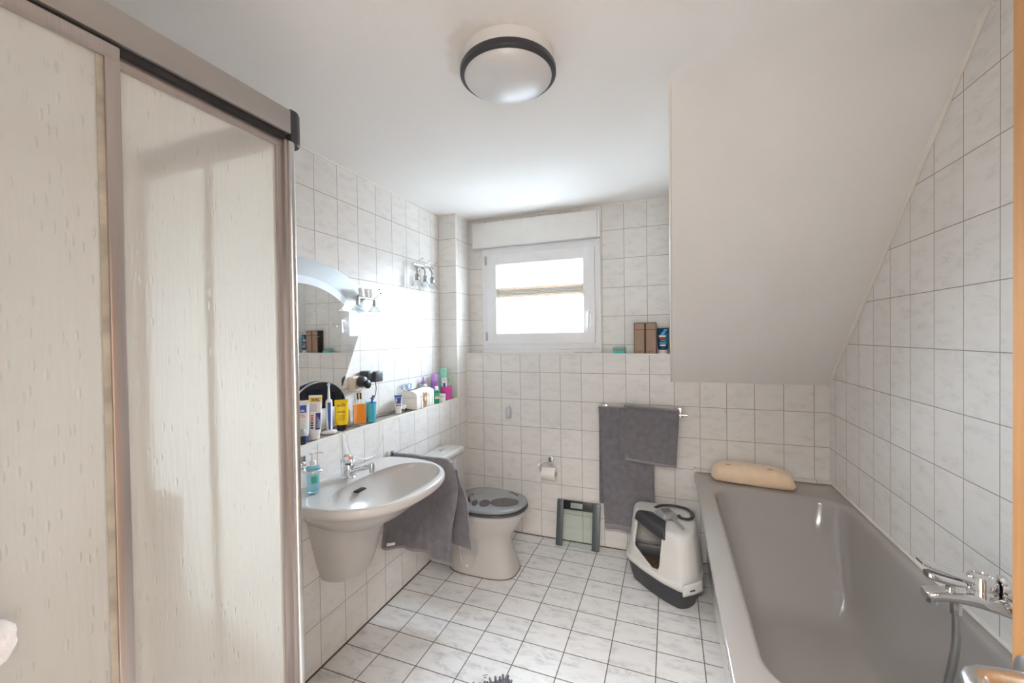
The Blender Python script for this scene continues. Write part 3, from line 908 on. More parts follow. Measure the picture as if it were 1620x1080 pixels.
# ------------------------------------------------------------------ washbasin
YS0, ZS = 1.468, 0.822
def basin_out(k, z, n=72, xc=0.17):
    ring = []
    for i in range(n):
        t = 2 * PI * i / n
        c, s_ = math.cos(t), math.sin(t)
        if c >= 0:
            x = xc + 0.338 * abs(c) ** (2 / 2.35)
            y = 0.338 * math.copysign(abs(s_) ** (2 / 2.35), s_)
        else:
            x = xc - 0.170 * abs(c) ** (2 / 5.0)
            y = math.copysign(abs(s_) ** (2 / 5.0), s_) * 0.338
            y *= 1 - 0.06 * ((xc - x) / 0.17) ** 2
        ring.append(Vector((xc + (x - xc) * k[0] if c >= 0 else xc + (x - xc) * k[1], YS0 + y * k[2], z)))
    return ring
def basin_in(a, b, z, cx=0.31, e=2.5, n=72):
    return sell(cx, YS0, z, a, b, e, n)
def by_angle(ring, c=(0.27, YS0), n=96):
    z = ring[0].z
    N_ = len(ring)
    out = []
    for k in range(n):
        a = 2 * PI * k / n
        d = Vector((math.cos(a), math.sin(a)))
        best = None
        for i in range(N_):
            p = Vector((ring[i].x - c[0], ring[i].y - c[1])); q = Vector((ring[(i + 1) % N_].x - c[0], ring[(i + 1) % N_].y - c[1]))
            e = q - p
            den = d.x * e.y - d.y * e.x
            if abs(den) < 1e-12: continue
            t = (p.x * e.y - p.y * e.x) / den
            u_ = (p.x * d.y - p.y * d.x) / den
            if t > 0 and -1e-6 <= u_ <= 1 + 1e-6 and (best is None or t > best): best = t
        out.append(Vector((c[0] + d.x * best, c[1] + d.y * best, z)))
    return out
wb_ = thing('washbasin', 'grey white ceramic washbasin on half pedestal below the shelf', 'washbasin', (0.2, YS0, 0.37))
rings = [basin_out((0.40, 0.98, 0.50), 0.662), basin_out((0.56, 0.98, 0.66), 0.690), basin_out((0.74, 0.99, 0.78), 0.735), basin_out((0.90, 0.995, 0.91), 0.772), basin_out((0.975, 1, 0.975), 0.787),
         basin_out((1.0, 1, 1.0), 0.798), basin_out((1.0, 1, 1.0), 0.812), basin_out((0.992, 1, 0.992), 0.820), basin_out((0.975, 1, 0.978), 0.823), basin_out((0.94, 0.99, 0.945), 0.8225)]
for k in range(17):
    q = k / 16
    s_ = math.cos(q * PI / 2 * 0.97)
    z = 0.8215 - 0.004 * min(1, q * 8) - 0.128 * math.sin(q * PI / 2) ** 1.5
    rings.append(basin_in(0.158 * s_, 0.286 * s_, z, 0.306 - 0.05 * q, 2.6 - 0.5 * q))
rings = [by_angle(r_, (0.27, YS0) if i < 10 else (0.306 - 0.05 * (i - 10) / 16, YS0)) for i, r_ in enumerate(rings)]
m = MB(); m.loft(rings, True, True)
m.build('basin', M_CERAM, wb_, angle=60)
ov = MB()
ov.grid(lambda u, v: Vector((0.1305 + 0.0012 + 0.004 * (1 - v), 1.405 + 0.055 * u, 0.776 + 0.010 * v)), 4, 2)
# overflow slot : small dark recess with a chrome lip on the back wall of the bowl
so_ = MB().box(0.150, 0.176, 1.415, 1.470, 0.775, 0.783, 0.003)
so_.build('overflow_slot', M_BLACK, wb_)
pr = []
for z, hx, hy, cy_ in ((0.378, 0.105, 0.100, YS0 + .022), (0.382, 0.126, 0.115, YS0 + .022), (0.41, 0.138, 0.126, YS0 + .022), (0.47, 0.155, 0.145, YS0 + .022), (0.54, 0.174, 0.162, YS0 + .022), (0.62, 0.195, 0.180, YS0 + .022), (0.688, 0.214, 0.192, YS0 + .022)):
    pr.append([Vector((max(0.001, p.x), p.y, p.z)) for p in sell(0.0, cy_, z, hx, hy, 3.0, 48)])
m = MB(); m.loft(pr, True, True)
m.build('half_pedestal', M_CERAM, wb_, angle=50)
MB().lathe([(0, 0), (0.009, 0), (0.009, 0.02), (0.006, 0.024), (0, 0.024)], (0.085, 1.300, 0.668), 16, axis='X').build('fixing_cap', M_STEEL, wb_)
# basin mixer tap
tp = thing('basin_tap', 'chrome single lever mixer tap on the washbasin', 'tap', (0.088, 1.457, ZS))
b1 = MB()
b1.lathe([(0, 0.821), (0.030, 0.821), (0.030, 0.826), (0.026, 0.830), (0.024, 0.855), (0.026, 0.876), (0.022, 0.884), (0, 0.886)], (0.088, 1.457, 0), 32)
b1.tube(smoothpath([(0.098, 1.457, 0.846), (0.14, 1.459, 0.862), (0.19, 1.461, 0.878), (0.215, 1.462, 0.882)]), [0.017] * 8 + [0.015] * 8 + [0.012] * 9, 16, flat=0.8)
b1.build('tap_body', M_CHROME, tp)
MB().lathe([(0, 0.858), (0.011, 0.858), (0.012, 0.866), (0.012, 0.892), (0.009, 0.898), (0, 0.898)], (0.213, 1.462, 0), 20).build('aerator', M_STEEL, tp)
kb = MB()
kb.lathe([(0, 0.886), (0.016, 0.887), (0.026, 0.894), (0.029, 0.908), (0.026, 0.922), (0.016, 0.930), (0, 0.932)], (0.088, 1.457, 0), 14)
kb.build('knob', pmat('chrome_acrylic_knob', (0.86, 0.86, 0.87), 0.05, 0.7, var=0.05), tp, angle=12)
MB().lathe([(0, 0), (0.007, 0), (0.005, 0.0015), (0, 0.002)], (0.111, 1.444, 0.915), 12, axis='X').build('hot_mark', pmat('orange_mark', (0.9, 0.25, 0.05), 0.4), tp)
MB().tube([(0.05, 1.457, 0.815), (0.045, 1.457, 0.90)], 0.003, 8).build('pop_up_rod', M_CHROME, tp)

# soap dispenser in wall ring
sd = thing('dispenser_holder', 'chrome wall bracket with ring beside the basin', 'bracket', (0.0, 1.27, 0.9))
m = MB(); m.box(0.0, 0.022, 1.252, 1.288, 0.905, 0.965, 0.004)
m.build('wall_mount', M_CHROME, sd)
m = MB()
m.tube([(0.018, 1.268, 0.918), (0.052, 1.264, 0.914)], 0.006, 10)
m.tube([(0.085 + 0.033 * math.cos(a), 1.262 + 0.033 * math.sin(a), 0.914) for a in [2 * PI * k / 32 for k in range(33)]], 0.0060, 10)
m.build('ring', M_CHROME, sd)
so1 = thing('soap_dispenser', 'clear blue soap dispenser bottle held in the chrome ring', 'soap dispenser', (0.085, 1.262, 0.826))
M_BLUEGL = pmat('clear_blue_bottle', (0.45, 0.78, 0.90), 0.05, trans=0.75, ior=1.35, var=0.06, scale=30)
MB().lathe([(0, 0.826), (0.022, 0.826), (0.024, 0.832), (0.0235, 0.87), (0.0255, 0.905), (0.0258, 0.928), (0.012, 0.936), (0, 0.936)], (0.085, 1.262, 0), 28).build('bottle', M_BLUEGL, so1)
m = MB()
m.lathe([(0, 0.936), (0.013, 0.936), (0.013, 0.952), (0.006, 0.956), (0.005, 0.978), (0.012, 0.980), (0.012, 0.988), (0, 0.989)], (0.085, 1.262, 0), 20)
m.tube([(0.085, 1.262, 0.984), (0.118, 1.276, 0.988), (0.126, 1.280, 0.982)], 0.004, 8)
m.build('pump', M_WPLAST, so1)
m = MB()
m.grid(lambda u, v: Vector((0.085 + 0.0252 * math.cos(-1.0 + u * 0.9), 1.262 + 0.0252 * math.sin(-1.0 + u * 0.9), 0.868 + 0.028 * v)), 6, 2)
m.build('label_print', pmat('green_label', (0.05, 0.45, 0.28), 0.4), so1)

# swivel towel arm + towel
ta = thing('swivel_towel_holder', 'chrome swivel towel holder projecting from the wall beside the basin', 'towel arm', (0.0, 1.875, 0.79))
m = MB(); m.box(-0.003, 0.024, 1.838, 1.872, 0.772, 0.832, 0.004); m.build('wall_mount', M_CHROME, ta)
m = MB(); m.tube([(0.02, 1.868, 0.795), (0.20, 1.880, 0.793), (0.385, 1.890, 0.790)], 0.008, 12); m.build('arm', M_CHROME, ta)

def sstep(a, b, x):
    t = max(0, min(1, (x - a) / (b - a)))
    return t * t * (3 - 2 * t)
def arm_towel(u, v):
    # v: 0 back hem .. 0.48-0.52 over the arm .. 1 front hem ; u: 0 wall .. 1 free end
    zt = 0.808 - 0.012 * u - 0.05 * sstep(0.86, 1.0, u)
    x = 0.030 + 0.370 * u
    yarm = 1.868 + 0.022 * u
    if v < 0.48:
        d = (0.48 - v) / 0.48
        zb = 0.34 - 0.02 * u
        z = zt - (zt - zb) * d
        y = yarm + 0.014 + 0.045 * d + 0.012 * math.sin(u * 9 + d * 2) * d
        x += 0.040 * sstep(0.3, 1.0, u) * sstep(0.05, 0.4, d) + 0.015 * d * u
    elif v > 0.52:
        d = (v - 0.52) / 0.48
        zb = 0.322 - 0.026 * u + 0.012 * math.sin(u * 5)
        z = zt - (zt - zb) * d
        y = yarm - 0.014 - 0.055 * d * (1 - 0.45 * u) - 0.014 * math.sin(u * 8.5 + 0.8) * sstep(0.1, 0.8, d) - 0.012 * math.sin(u * 19) * d * d
        x += -0.035 * (1 - u) * d + 0.004 * u * d + 0.022 * sstep(0.5, 1.0, u) * math.sin(min(1, d * 1.6) * PI) - 0.005 * sstep(.8, 1, u) * d
        y -= 0.045 * sstep(0.78, 1.0, u) * sstep(0.1, 0.5, d) * (1 - d * .6)
    else:
        a = (v - 0.48) / 0.04 * PI
        y = yarm + 0.014 * math.cos(a)
        z = zt + 0.010 * math.sin(a)
    z += 0.003 * noise.noise(Vector((u * 5, v * 8, 1)))
    y += 0.006 * noise.noise(Vector((u * 4, v * 9, 3)))
    return Vector((x, y, z))
m = MB(); m.grid(arm_towel, 40, 100)
tw = thing('hand_towel', 'grey hand towel draped over the arm between basin and toilet', 'towel', (0.2, 1.88, 0.25))
o = m.build('cloth', M_TOWEL, tw, fix=False, angle=180); solidify(o, 0.007)
m = MB(); m.grid(lambda u, v: arm_towel(u, 0.985 + 0.015 * v) + Vector((0, -0.0045, 0)), 40, 2)
solidify(m.build('hem', M_TOWELH, tw, fix=False, angle=180), 0.002)
m = MB(); m.grid(lambda u, v: arm_towel(0.10 + 0.09 * u, 0.965 + 0.014 * v) + Vector((0, -0.006, 0)), 4, 2)
solidify(m.build('care_label', M_PAPER, tw, fix=False), 0.001)

# ------------------------------------------------------------------ toilet
TY = 2.345
tl = thing('toilet', 'grey white toilet with cistern beside the left wall', 'toilet', (0.3, TY, 0))
def egg(x0, x1, hy, z, e=2.2, n=56, bx=None):
    """x0 back, x1 front"""
    cx = x0 + (x1 - x0) * 0.45
    ring = []
    for i in range(n):
        t = 2 * PI * i / n
        c, s_ = math.cos(t), math.sin(t)
        a = (x1 - cx) if c >= 0 else (cx - x0)
        ee = e if c >= 0 else 3.0
        ring.append(Vector((cx + a * math.copysign(abs(c) ** (2 / ee), c), TY + hy * math.copysign(abs(s_) ** (2 / ee), s_), z)))
    return ring
bowl = [egg(0.12, 0.565, 0.134, 0.0, 3.2), egg(0.12, 0.565, 0.134, 0.012, 3.2), egg(0.125, 0.553, 0.126, 0.05, 3.2), egg(0.13, 0.535, 0.118, 0.11, 2.9), egg(0.135, 0.520, 0.112, 0.17, 2.6),
        egg(0.135, 0.522, 0.118, 0.215, 2.4), egg(0.13, 0.548, 0.142, 0.262, 2.3), egg(0.12, 0.580, 0.164, 0.308, 2.25), egg(0.11, 0.598, 0.174, 0.340, 2.2), egg(0.10, 0.603, 0.178, 0.352, 2.2), egg(0.10, 0.608, 0.182, 0.360, 2.2), egg(0.10, 0.608, 0.182, 0.384, 2.2), egg(0.11, 0.597, 0.175, 0.390, 2.2)]
m = MB(); m.loft(bowl); m.build('bowl', M_CERAM, tl, angle=60)
m = MB(); m.loft([egg(0.117, 0.569, 0.138, 0.0006, 3.2), egg(0.118, 0.567, 0.1365, 0.004, 3.2)]); m.build('base_seal', pmat('brown_toilet_seal', (0.16, 0.11, 0.07), 0.8), tl)
# raised trap outline and fixing cap on the visible flank
m = MB()
yf = TY - 0.1165
m.tube(smoothpath([(0.225, yf - 0.004, 0.215), (0.228, yf, 0.13), (0.240, yf - 0.004, 0.065), (0.265, yf - 0.0075, 0.042), (0.300, yf - 0.0075, 0.042), (0.328, yf - 0.004, 0.07), (0.345, yf, 0.13), (0.355, yf - 0.004, 0.215)]), 0.006, 10)
m.build('trap_relief', M_CERAM, tl)
MB().lathe([(0, 0), (0.010, 0), (0.010, 0.006), (0.006, 0.010), (0, 0.010)], (0.283, TY - 0.124, 0.052), 16, axis='Y').build('fixing_cap', M_CREAM, tl)
m = MB(); m.loft([rrect(0.085, TY - .055, 0.36, 0.083, 0.140, 0.03), rrect(0.085, TY - .055, 0.40, 0.083, 0.145, 0.03), rrect(0.083, TY - .055, 0.60, 0.082, 0.150, 0.028), rrect(0.080, TY - .055, 0.680, 0.079, 0.152, 0.026)])
m.build('cistern', M_CERAM, tl, angle=50)
m = MB(); m.loft([rrect(0.082, TY - .055, 0.682, 0.081, 0.156, 0.03), rrect(0.083, TY - .055, 0.690, 0.084, 0.159, 0.032), rrect(0.083, TY - .055, 0.710, 0.084, 0.159, 0.032), rrect(0.082, TY - .055, 0.7195, 0.077, 0.152, 0.03), rrect(0.080, TY - .055, 0.722, 0.066, 0.142, 0.03)])
m.build('cistern_lid', M_CERAM, tl, angle=60)
MB().lathe([(0, 0.722), (0.021, 0.722), (0.021, 0.727), (0.017, 0.730), (0.0025, 0.730), (0.0025, 0.729), (0, 0.729)], (0.075, TY - 0.05, 0), 24).build('flush_button', M_STEEL, tl)
M_SEAT = pmat('dark_grey_seat', (0.075, 0.08, 0.09), 0.22, var=0.05)
M_LID = pmat('grey_sand_print', (0.25, 0.26, 0.275), 0.16, var=0.10, scale=5, coat=0.5)
m = MB(); m.loft([egg(0.17, 0.618, 0.186, 0.3905, 2.25), egg(0.165, 0.626, 0.193, 0.395, 2.25), egg(0.165, 0.626, 0.193, 0.402, 2.25), egg(0.17, 0.617, 0.187, 0.4075, 2.25)])
m.build('seat', M_SEAT, tl, angle=60)
lidr = [egg(0.17, 0.606, 0.178, 0.4085, 2.25), egg(0.165, 0.618, 0.189, 0.412, 2.25), egg(0.165, 0.622, 0.191, 0.420, 2.25), egg(0.168, 0.617, 0.187, 0.427, 2.25), egg(0.175, 0.605, 0.177, 0.431, 2.25)]
lidr += [egg(0.20, 0.56, 0.14, 0.4325, 2.25), egg(0.30, 0.45, 0.06, 0.4330, 2.25)]
M_STONE = pmat('dark_pebble_print', (0.042, 0.043, 0.048), 0.18, var=0.35, scale=9, coat=0.5)
m = MB(); m.loft(lidr)
def stone(cx, cy, a, b, rot, z=0.4333):
    ring = []
    for k in range(28):
        t = 2 * PI * k / 28
        x, y = a * math.cos(t), b * math.sin(t)
        ring.append(Vector((cx + x * math.cos(rot) - y * math.sin(rot), cy + x * math.sin(rot) + y * math.cos(rot), z)))
    m.loft([ring, [p + Vector((0, 0, 0.0006)) for p in ring]], False, True, True, 1)
stone(0.495, 2.315, 0.088, 0.066, 0.35)
stone(0.385, 2.262, 0.034, 0.052, 0.25)
stone(0.326, 2.248, 0.020, 0.045, 0.35)
for k, (x, y, a_, b_) in enumerate([(0.283, 2.262, 0.009, 0.024), (0.266, 2.284, 0.0075, 0.018), (0.256, 2.306, 0.0065, 0.015), (0.250, 2.327, 0.006, 0.012), (0.248, 2.346, 0.005, 0.010), (0.252, 2.364, 0.005, 0.010)]):
    stone(x, y, a_, b_, 0.55)
stone(0.50, 2.46, 0.045, 0.022, -0.55, 0.4318)
m.build('lid', [M_LID, M_STONE], tl, angle=60)
for dy in (-0.07, 0.07):
    MB().lathe([(0, -0.018), (0.010, -0.018), (0.010, 0.018), (0, 0.018)], (0.176, TY + dy, 0.414), 14, axis='Y').build('hinge', M_STEEL, tl)

# ------------------------------------------------------------------ toilet roll holder, roll, hook
rh = thing('roll_holder', 'chrome toilet roll holder on the back wall', 'roll holder', (0.65, YB, 0.5))
MB().box(0.636, 0.668, YB - 0.022, YB - 0.0005, 0.530, 0.592, 0.004).build('wall_mount', M_CHROME, rh)
MB().tube(smoothpath([(0.645, YB - 0.02, 0.553), (0.615, YB - 0.035, 0.555), (0.585, YB - 0.058, 0.548), (0.576, YB - 0.066, 0.525), (0.584, YB - 0.068, 0.503), (0.605, YB - 0.068, 0.498), (0.66, YB - 0.068, 0.494), (0.715, YB - 0.068, 0.490)]), 0.0055, 10).build('hoop', M_CHROME, rh)
rr = thing('toilet_roll', 'white toilet paper roll on the chrome holder', 'toilet roll', (0.655, YB - 0.068, 0.455))
RA = lambda r, x: None
m = MB()
m.lathe([(0.020, 0.0), (0.041, 0.0), (0.042, 0.002), (0.042, 0.094), (0.041, 0.096), (0.020, 0.096)], (0.606, YB - 0.068, 0.4865), 40, axis='X')
m.build('paper', M_PAPER, rr)
MB().lathe([(0.0165, 0.0), (0.0195, 0.0), (0.0195, 0.097), (0.0165, 0.097)], (0.6055, YB - 0.068, 0.4865), 28, axis='X').build('core', M_CARD, rr)
hk = MB()
hkr = []
for z, hx, hy in ((0.842, 0.010, 0.008), (0.847, 0.018, 0.012), (0.87, 0.021, 0.015), (0.905, 0.021, 0.016), (0.925, 0.017, 0.013), (0.932, 0.009, 0.008)):
    hkr.append(sell(0.334, YB - 0.0165, z, hx, hy, 2.6, 24))
hk.loft(hkr)
tag(hk.build('wall_hook', pmat('pale_grey_hook', (0.60, 0.60, 0.64), 0.35)), 'small pale oval hook stuck on the back wall tiles', 'wall hook')

# ------------------------------------------------------------------ towel rail with two towels
tr = thing('towel_rail', 'chrome towel rail fixed on the back wall', 'towel rail', (1.27, YB, 0.93))
for x in (1.036, 1.509):
    MB().box(x - 0.019, x + 0.019, YB - 0.020, YB - 0.0005, 0.918, 0.984, 0.004).build('wall_mount', M_CHROME, tr)
    MB().tube([(x, YB - 0.016, 0.945), (x, YB - 0.064, 0.945)], 0.009, 12).build('bracket', M_CHROME, tr)
MB().tube([(0.992, YB - 0.064, 0.945), (0.997, YB - 0.064, 0.945), (1.548, YB - 0.064, 0.945), (1.553, YB - 0.064, 0.945)], [0.007, 0.012, 0.012, 0.007], 16, flat=0.8).build('rail', M_CHROME, tr)
YRL = YB - 0.064
def big_towel(u, v):
    x0f, x1f = 1.006, 1.342
    if v < 0.40:
        d = (0.40 - v) / 0.40
        z = 0.962 - (0.962 - 0.315) * d
        y = YRL + 0.016 + 0.012 * d + 0.004 * math.sin(u * 11)
        x = x0f - 0.004 - 0.006 * d + (x1f - x0f) * u
    elif v > 0.43:
        d = (v - 0.43) / 0.57
        zb = 0.172 + 0.008 * math.sin(u * 4)
        z = 0.962 - (0.962 - zb) * d
        y = YRL - 0.017 - 0.016 * d + 0.006 * math.sin(u * 8 + 1) * d + 0.003 * math.sin(u * 17 + d * 3) * d
        x = x0f + 0.034 * d + (x1f - x0f - 0.020 * d) * u
    else:
        a = (v - 0.40) / 0.03 * PI
        y = YRL + 0.0165 * math.cos(a)
        z = 0.962 + 0.010 * math.sin(a)
        x = x0f - 0.004 + (x1f - x0f) * u
    y += 0.004 * noise.noise(Vector((u * 3, v * 7, 9)))
    return Vector((x, y, z))
bt = thing('bath_towel', 'long grey bath towel hanging lowest on the rail', 'towel', (1.17, YRL, 0.17), group=None)
m = MB(); m.grid(big_towel, 30, 90)
solidify(m.build('cloth', M_TOWEL, bt, fix=False, angle=180), 0.008)
m = MB(); m.grid(lambda u, v: big_towel(u, 0.975 + 0.025 * v) + Vector((0, -0.005, 0)), 30, 2)
solidify(m.build('hem', M_TOWELH, bt, fix=False, angle=180), 0.002)
def small_towel(k):
    x0, x1, zb, oy = ((1.186, 1.500, 0.638, 0.042), (1.148, 1.492, 0.672, 0.032), (1.160, 1.503, 0.655, -0.034))[k]
    def fn(u, v):
        if k < 2:
            d = v
            z = 0.974 - 0.002 * k + 0.008 * (1 - u) - 0.013 * u - (0.974 - zb + 0.010 * u * (1 - u)) * d
            y = YRL - oy - 0.006 * d + 0.004 * math.sin(u * 6) * d
        else:
            d = v
            z = 0.970 + 0.006 * (1 - u) - 0.013 * u - (0.97 - zb) * d
            y = YRL - oy - 0.0 * d
        x = x0 + (x1 - x0) * u - 0.012 * d * (1.2 - u) - 0.016 * d * u + 0.004 * math.sin(d * 7) * (1 - u)
        return Vector((x, y + 0.003 * noise.noise(Vector((u * 4, v * 5, 4 + k))), z))
    return fn
def over_rail(u, v):
    f0, f1 = small_towel(0)(u, 0), small_towel(2)(u, 0)
    a = v * PI
    return Vector((f0.x * (1 - v) + f1.x * v, (f0.y + f1.y) / 2 - (f1.y - f0.y) / 2 * math.cos(a), f0.z * (1 - v) + f1.z * v + 0.012 * math.sin(a)))
st = thing('folded_towel', 'folded grey hand towel hung over the longer towel on the rail', 'towel', (1.34, YRL, 0.64))
m = MB()
m.grid(small_towel(0), 26, 30).grid(small_towel(1), 26, 30).grid(small_towel(2), 26, 30).grid(over_rail, 26, 10)
solidify(m.build('cloth', M_TOWEL, st, fix=False, angle=180), 0.008)
m = MB(); m.grid(lambda u, v: small_towel(0)(u, 0.955 + 0.045 * v) + Vector((0, -0.005, 0)), 26, 2)
solidify(m.build('hem', M_TOWELH, st, fix=False, angle=180), 0.002)

# ------------------------------------------------------------------ bathroom scale leaning on the wall
sc = thing('bathroom_scale', 'glass bathroom scale leaning upright against the back wall', 'scale', (0.85, 2.735, 0.0))
M_SSIDE = pmat('grey_scale_plate', (0.115, 0.135, 0.14), 0.35, 0.3, var=0.05, scale=50)
M_LCD = pmat('lcd_grey', (0.36, 0.40, 0.36), 0.2)
tilt = math.atan2(0.070, 0.300)
def lean(mb):
    M = Matrix.Translation((0.7005, 2.735, 0.003)) @ Matrix.Rotation(-tilt, 4, 'X')
    return mb.xf(M)
W_, H_ = 0.298, 0.302
lean(MB().box(0.0, W_, 0, 0.006, 0, H_, 0.0)).build('glass_plate', M_SCALEGLASS, sc, smooth=False)
lean(MB().box(-0.001, 0.044, -0.002, 0.014, 0, H_ + .001, 0.003)).build('side_plate', M_SSIDE, sc)
lean(MB().box(W_ - 0.050, W_ + 0.001, -0.002, 0.014, 0, H_ + .001, 0.003)).build('side_plate', M_SSIDE, sc)
dp = lean(MB().box(0.045, W_ - 0.051, -0.001, 0.014, 0.242, H_, 0.002)).build('display_panel', M_BLACK, sc)
lean(MB().box(0.095, 0.178, -0.0022, 0.0, 0.254, 0.289, 0.0006)).build('lcd', M_LCD, dp)

# ------------------------------------------------------------------ litter box
lb = thing('litter_box', 'hooded grey white cat litter box with dark base beside the bath', 'litter box', (1.42, 2.52, 0))
M_LITTER = pmat('brown_litter', (0.20, 0.125, 0.085), 0.95, var=0.4, scale=90, bump=1.0, bscale=150)
base_pts = [(1.205, 2.730), (1.190, 2.62), (1.197, 2.520), (1.290, 2.415), (1.400, 2.317), (1.497, 2.262), (1.545, 2.285), (1.590, 2.345), (1.615, 2.50), (1.615, 2.730)]
def rounded(pts_, r, n=5):
    out = []
    N_ = len(pts_)
    for i in range(N_):
        p0, p1, p2 = Vector(pts_[i - 1]), Vector(pts_[i]), Vector(pts_[(i + 1) % N_])
        d0, d1 = (p0 - p1), (p2 - p1)
        rr_ = min(r, d0.length * .45, d1.length * .45)
        a, b = p1 + d0.normalized() * rr_, p1 + d1.normalized() * rr_
        for k in range(n + 1):
            t = k / n
            out.append((a * (1 - t) + p1 * t) * (1 - t) + (p1 * (1 - t) + b * t) * t)
    return out
def dense(pts_, n=120):
    """resample a closed outline to n equally spaced points, starting at the first"""
    P_ = [Vector(p) for p in pts_]
    seg = [(P_[(i + 1) % len(P_)] - P_[i]).length for i in range(len(P_))]
    L = sum(seg); out = []
    i, acc = 0, 0.0
    for k in range(n):
        s = L * k / n
        while acc + seg[i] < s - 1e-9:
            acc += seg[i]; i += 1
        out.append(P_[i].lerp(P_[(i + 1) % len(P_)], (s - acc) / seg[i] if seg[i] > 0 else 0))
    return out
NB = 420
OUT = dense(rounded(base_pts, 0.035), NB)
CEN = Vector((1.43, 2.53))
def off_ring(k, z, dy=0.0, src=OUT):
    return [Vector((CEN.x + (p.x - CEN.x) * k, CEN.y + (p.y - CEN.y) * k + dy, z)) for p in src]
m = MB()
m.loft([off_ring(0.80, 0.001), off_ring(0.84, 0.004), off_ring(0.90, 0.05), off_ring(0.965, 0.108), off_ring(0.985, 0.118), off_ring(0.955, 0.118), off_ring(0.90, 0.10), off_ring(0.84, 0.055), off_ring(0.80, 0.03)])
m.build('base_tray', M_DGREY, lb, angle=50)
m = MB(); m.loft([off_ring(0.825, 0.05), off_ring(0.80, 0.058), off_ring(0.4, 0.066), off_ring(0.02, 0.07)], False, True); m.build('litter', M_LITTER, lb)
# hood : sections blend from the base outline to a smaller roof outline
roof_pts = [(1.245, 2.715), (1.232, 2.66), (1.238, 2.585), (1.315, 2.475), (1.395, 2.375), (1.475, 2.335), (1.525, 2.345), (1.560, 2.390), (1.580, 2.50), (1.580, 2.715)]
ROOF = dense(rounded(roof_pts, 0.03), NB)
def hood_ring(t, z, k=1.0):
    ring = []
    for a, b in zip(OUT, ROOF):
        p = a.lerp(b, t)
        p = CEN + (p - CEN) * k
        ring.append(Vector((p.x, p.y, z)))
    return ring
zs = [(0.0, 0.118, 1.012), (0.0, 0.132, 1.012), (0.04, 0.138, 0.985), (0.10, 0.145, 0.97)]
for k in range(1, 57):
    t = k / 56
    zs.append((0.10 + 0.82 * t, 0.145 + 0.225 * t, 0.97 + 0.03 * t))
zs += [(0.95, 0.380, 0.99), (1.0, 0.389, 0.965), (1.0, 0.394, 0.925), (1.0, 0.396, 0.86), (1.0, 0.397, 0.6), (1.0, 0.397, 0.3), (1.0, 0.397, 0.02)]
HR = []
for t, z, k in zs:
    HR.append(hood_ring(t, z, k))
# front of the roof falls a little towards the corner nearest the room
for ring in HR[4:]:
    for p in ring:
        s = max(0.0, min(1.0, (2.60 - p.y) / 0.30))
        p.z -= 0.028 * s * s * max(0.0, (p.z - 0.15) / 0.25)
m = MB()
vs = [p for r in HR for p in r]
fs = []
def along(p):
    """coordinate along the entrance face and height"""
    a, b = Vector((1.197, 2.520)), Vector((1.497, 2.262))
    d = (b - a).normalized()
    return (Vector((p.x, p.y)) - a).dot(d) / (b - a).length, Vector((p.x, p.y))
nrm = Vector((-(2.262 - 2.520), (1.497 - 1.197))).normalized()
for a in range(len(HR) - 1):
    for i in range(NB):
        j = (i + 1) % NB
        c = (HR[a][i] + HR[a][j] + HR[a + 1][i] + HR[a + 1][j]) / 4
        s, _ = along(c)
        outw = (Vector((c.x, c.y)) - CEN).dot(-Vector((0.652, 0.758)))
        hole = 0.10 < s < 0.66 and outw > 0.075 and c.z > 0.150 + 0.06 * abs(s - 0.52) / 0.45 and c.z < 0.352 and a >= 3
        if not hole:
            fs.append((a * NB + i, a * NB + j, (a + 1) * NB + j, (a + 1) * NB + i))
m.add(vs, fs)
hd = m.build('hood', M_LGREY, lb, angle=50)
solidify(hd, 0.005, -1.0)
# moulded lip round the entrance
def on_hood(s0, z0):
    best, bp_ = 1e9, None
    for ring in HR[3:]:
        if abs(ring[0].z - z0) > 0.05 and abs(ring[NB // 3].z - z0) > 0.05: continue
        for p in ring:
            if (p.x - CEN.x) * -0.652 + (p.y - CEN.y) * -0.758 < 0.07: continue
            d_ = (along(p)[0] - s0) ** 2 * 0.157 + (p.z - z0) ** 2
            if d_ < best: best, bp_ = d_, p
    return bp_.copy()
lip = []
corners = [(0.10, 0.350), (0.10, 0.225), (0.12, 0.206), (0.50, 0.156), (0.52, 0.152), (0.64, 0.164), (0.66, 0.185), (0.66, 0.350)]
for (s0, z0), (s1, z1) in zip(corners, corners[1:]):
    nseg = max(2, int(math.hypot((s1 - s0) * 0.4, z1 - z0) / 0.012))
    for k in range(nseg): lip.append(on_hood(s0 + (s1 - s0) * k / nseg, z0 + (z1 - z0) * k / nseg))
lip.append(on_hood(*corners[-1]))
lip = [lip[0]] + [(lip[i - 1] + lip[i] * 2 + lip[i + 1]) / 4 for i in range(1, len(lip) - 1)] + [lip[-1]]
MB().tube(lip, 0.0065, 10).build('entrance_lip', M_LGREY, lb)
# dark flap folded over the top edge of the entrance
def hood_pt(sv, t):
    """point on the hood surface for outline parameter index sv (float) and ring float t"""
    a = int(t); fr_ = t - a
    a2 = min(a + 1, len(HR) - 1)
    i = int(sv) % NB; f2 = sv - int(sv); i2 = (i + 1) % NB
    p = HR[a][i].lerp(HR[a][i2], f2); q = HR[a2][i].lerp(HR[a2][i2], f2)
    return p.lerp(q, fr_)
idx = [i for i in range(NB) if 0.06 < along(HR[56][i])[0] < 0.70 and (Vector((HR[56][i].x, HR[56][i].y)) - CEN).dot(-Vector((0.652, 0.758))) > 0.05]
i0, i1 = min(idx), max(idx)
m = MB()
m.grid(lambda u, v: hood_pt(i0 + (i1 - i0) * u, 52.5 + 11.9 * v) * 1.0 + Vector((-0.004, -0.004, 0.006)), 24, 18)
fl = m.build('entrance_flap', M_DGREY, lb, fix=False, angle=60); solidify(fl, 0.008)
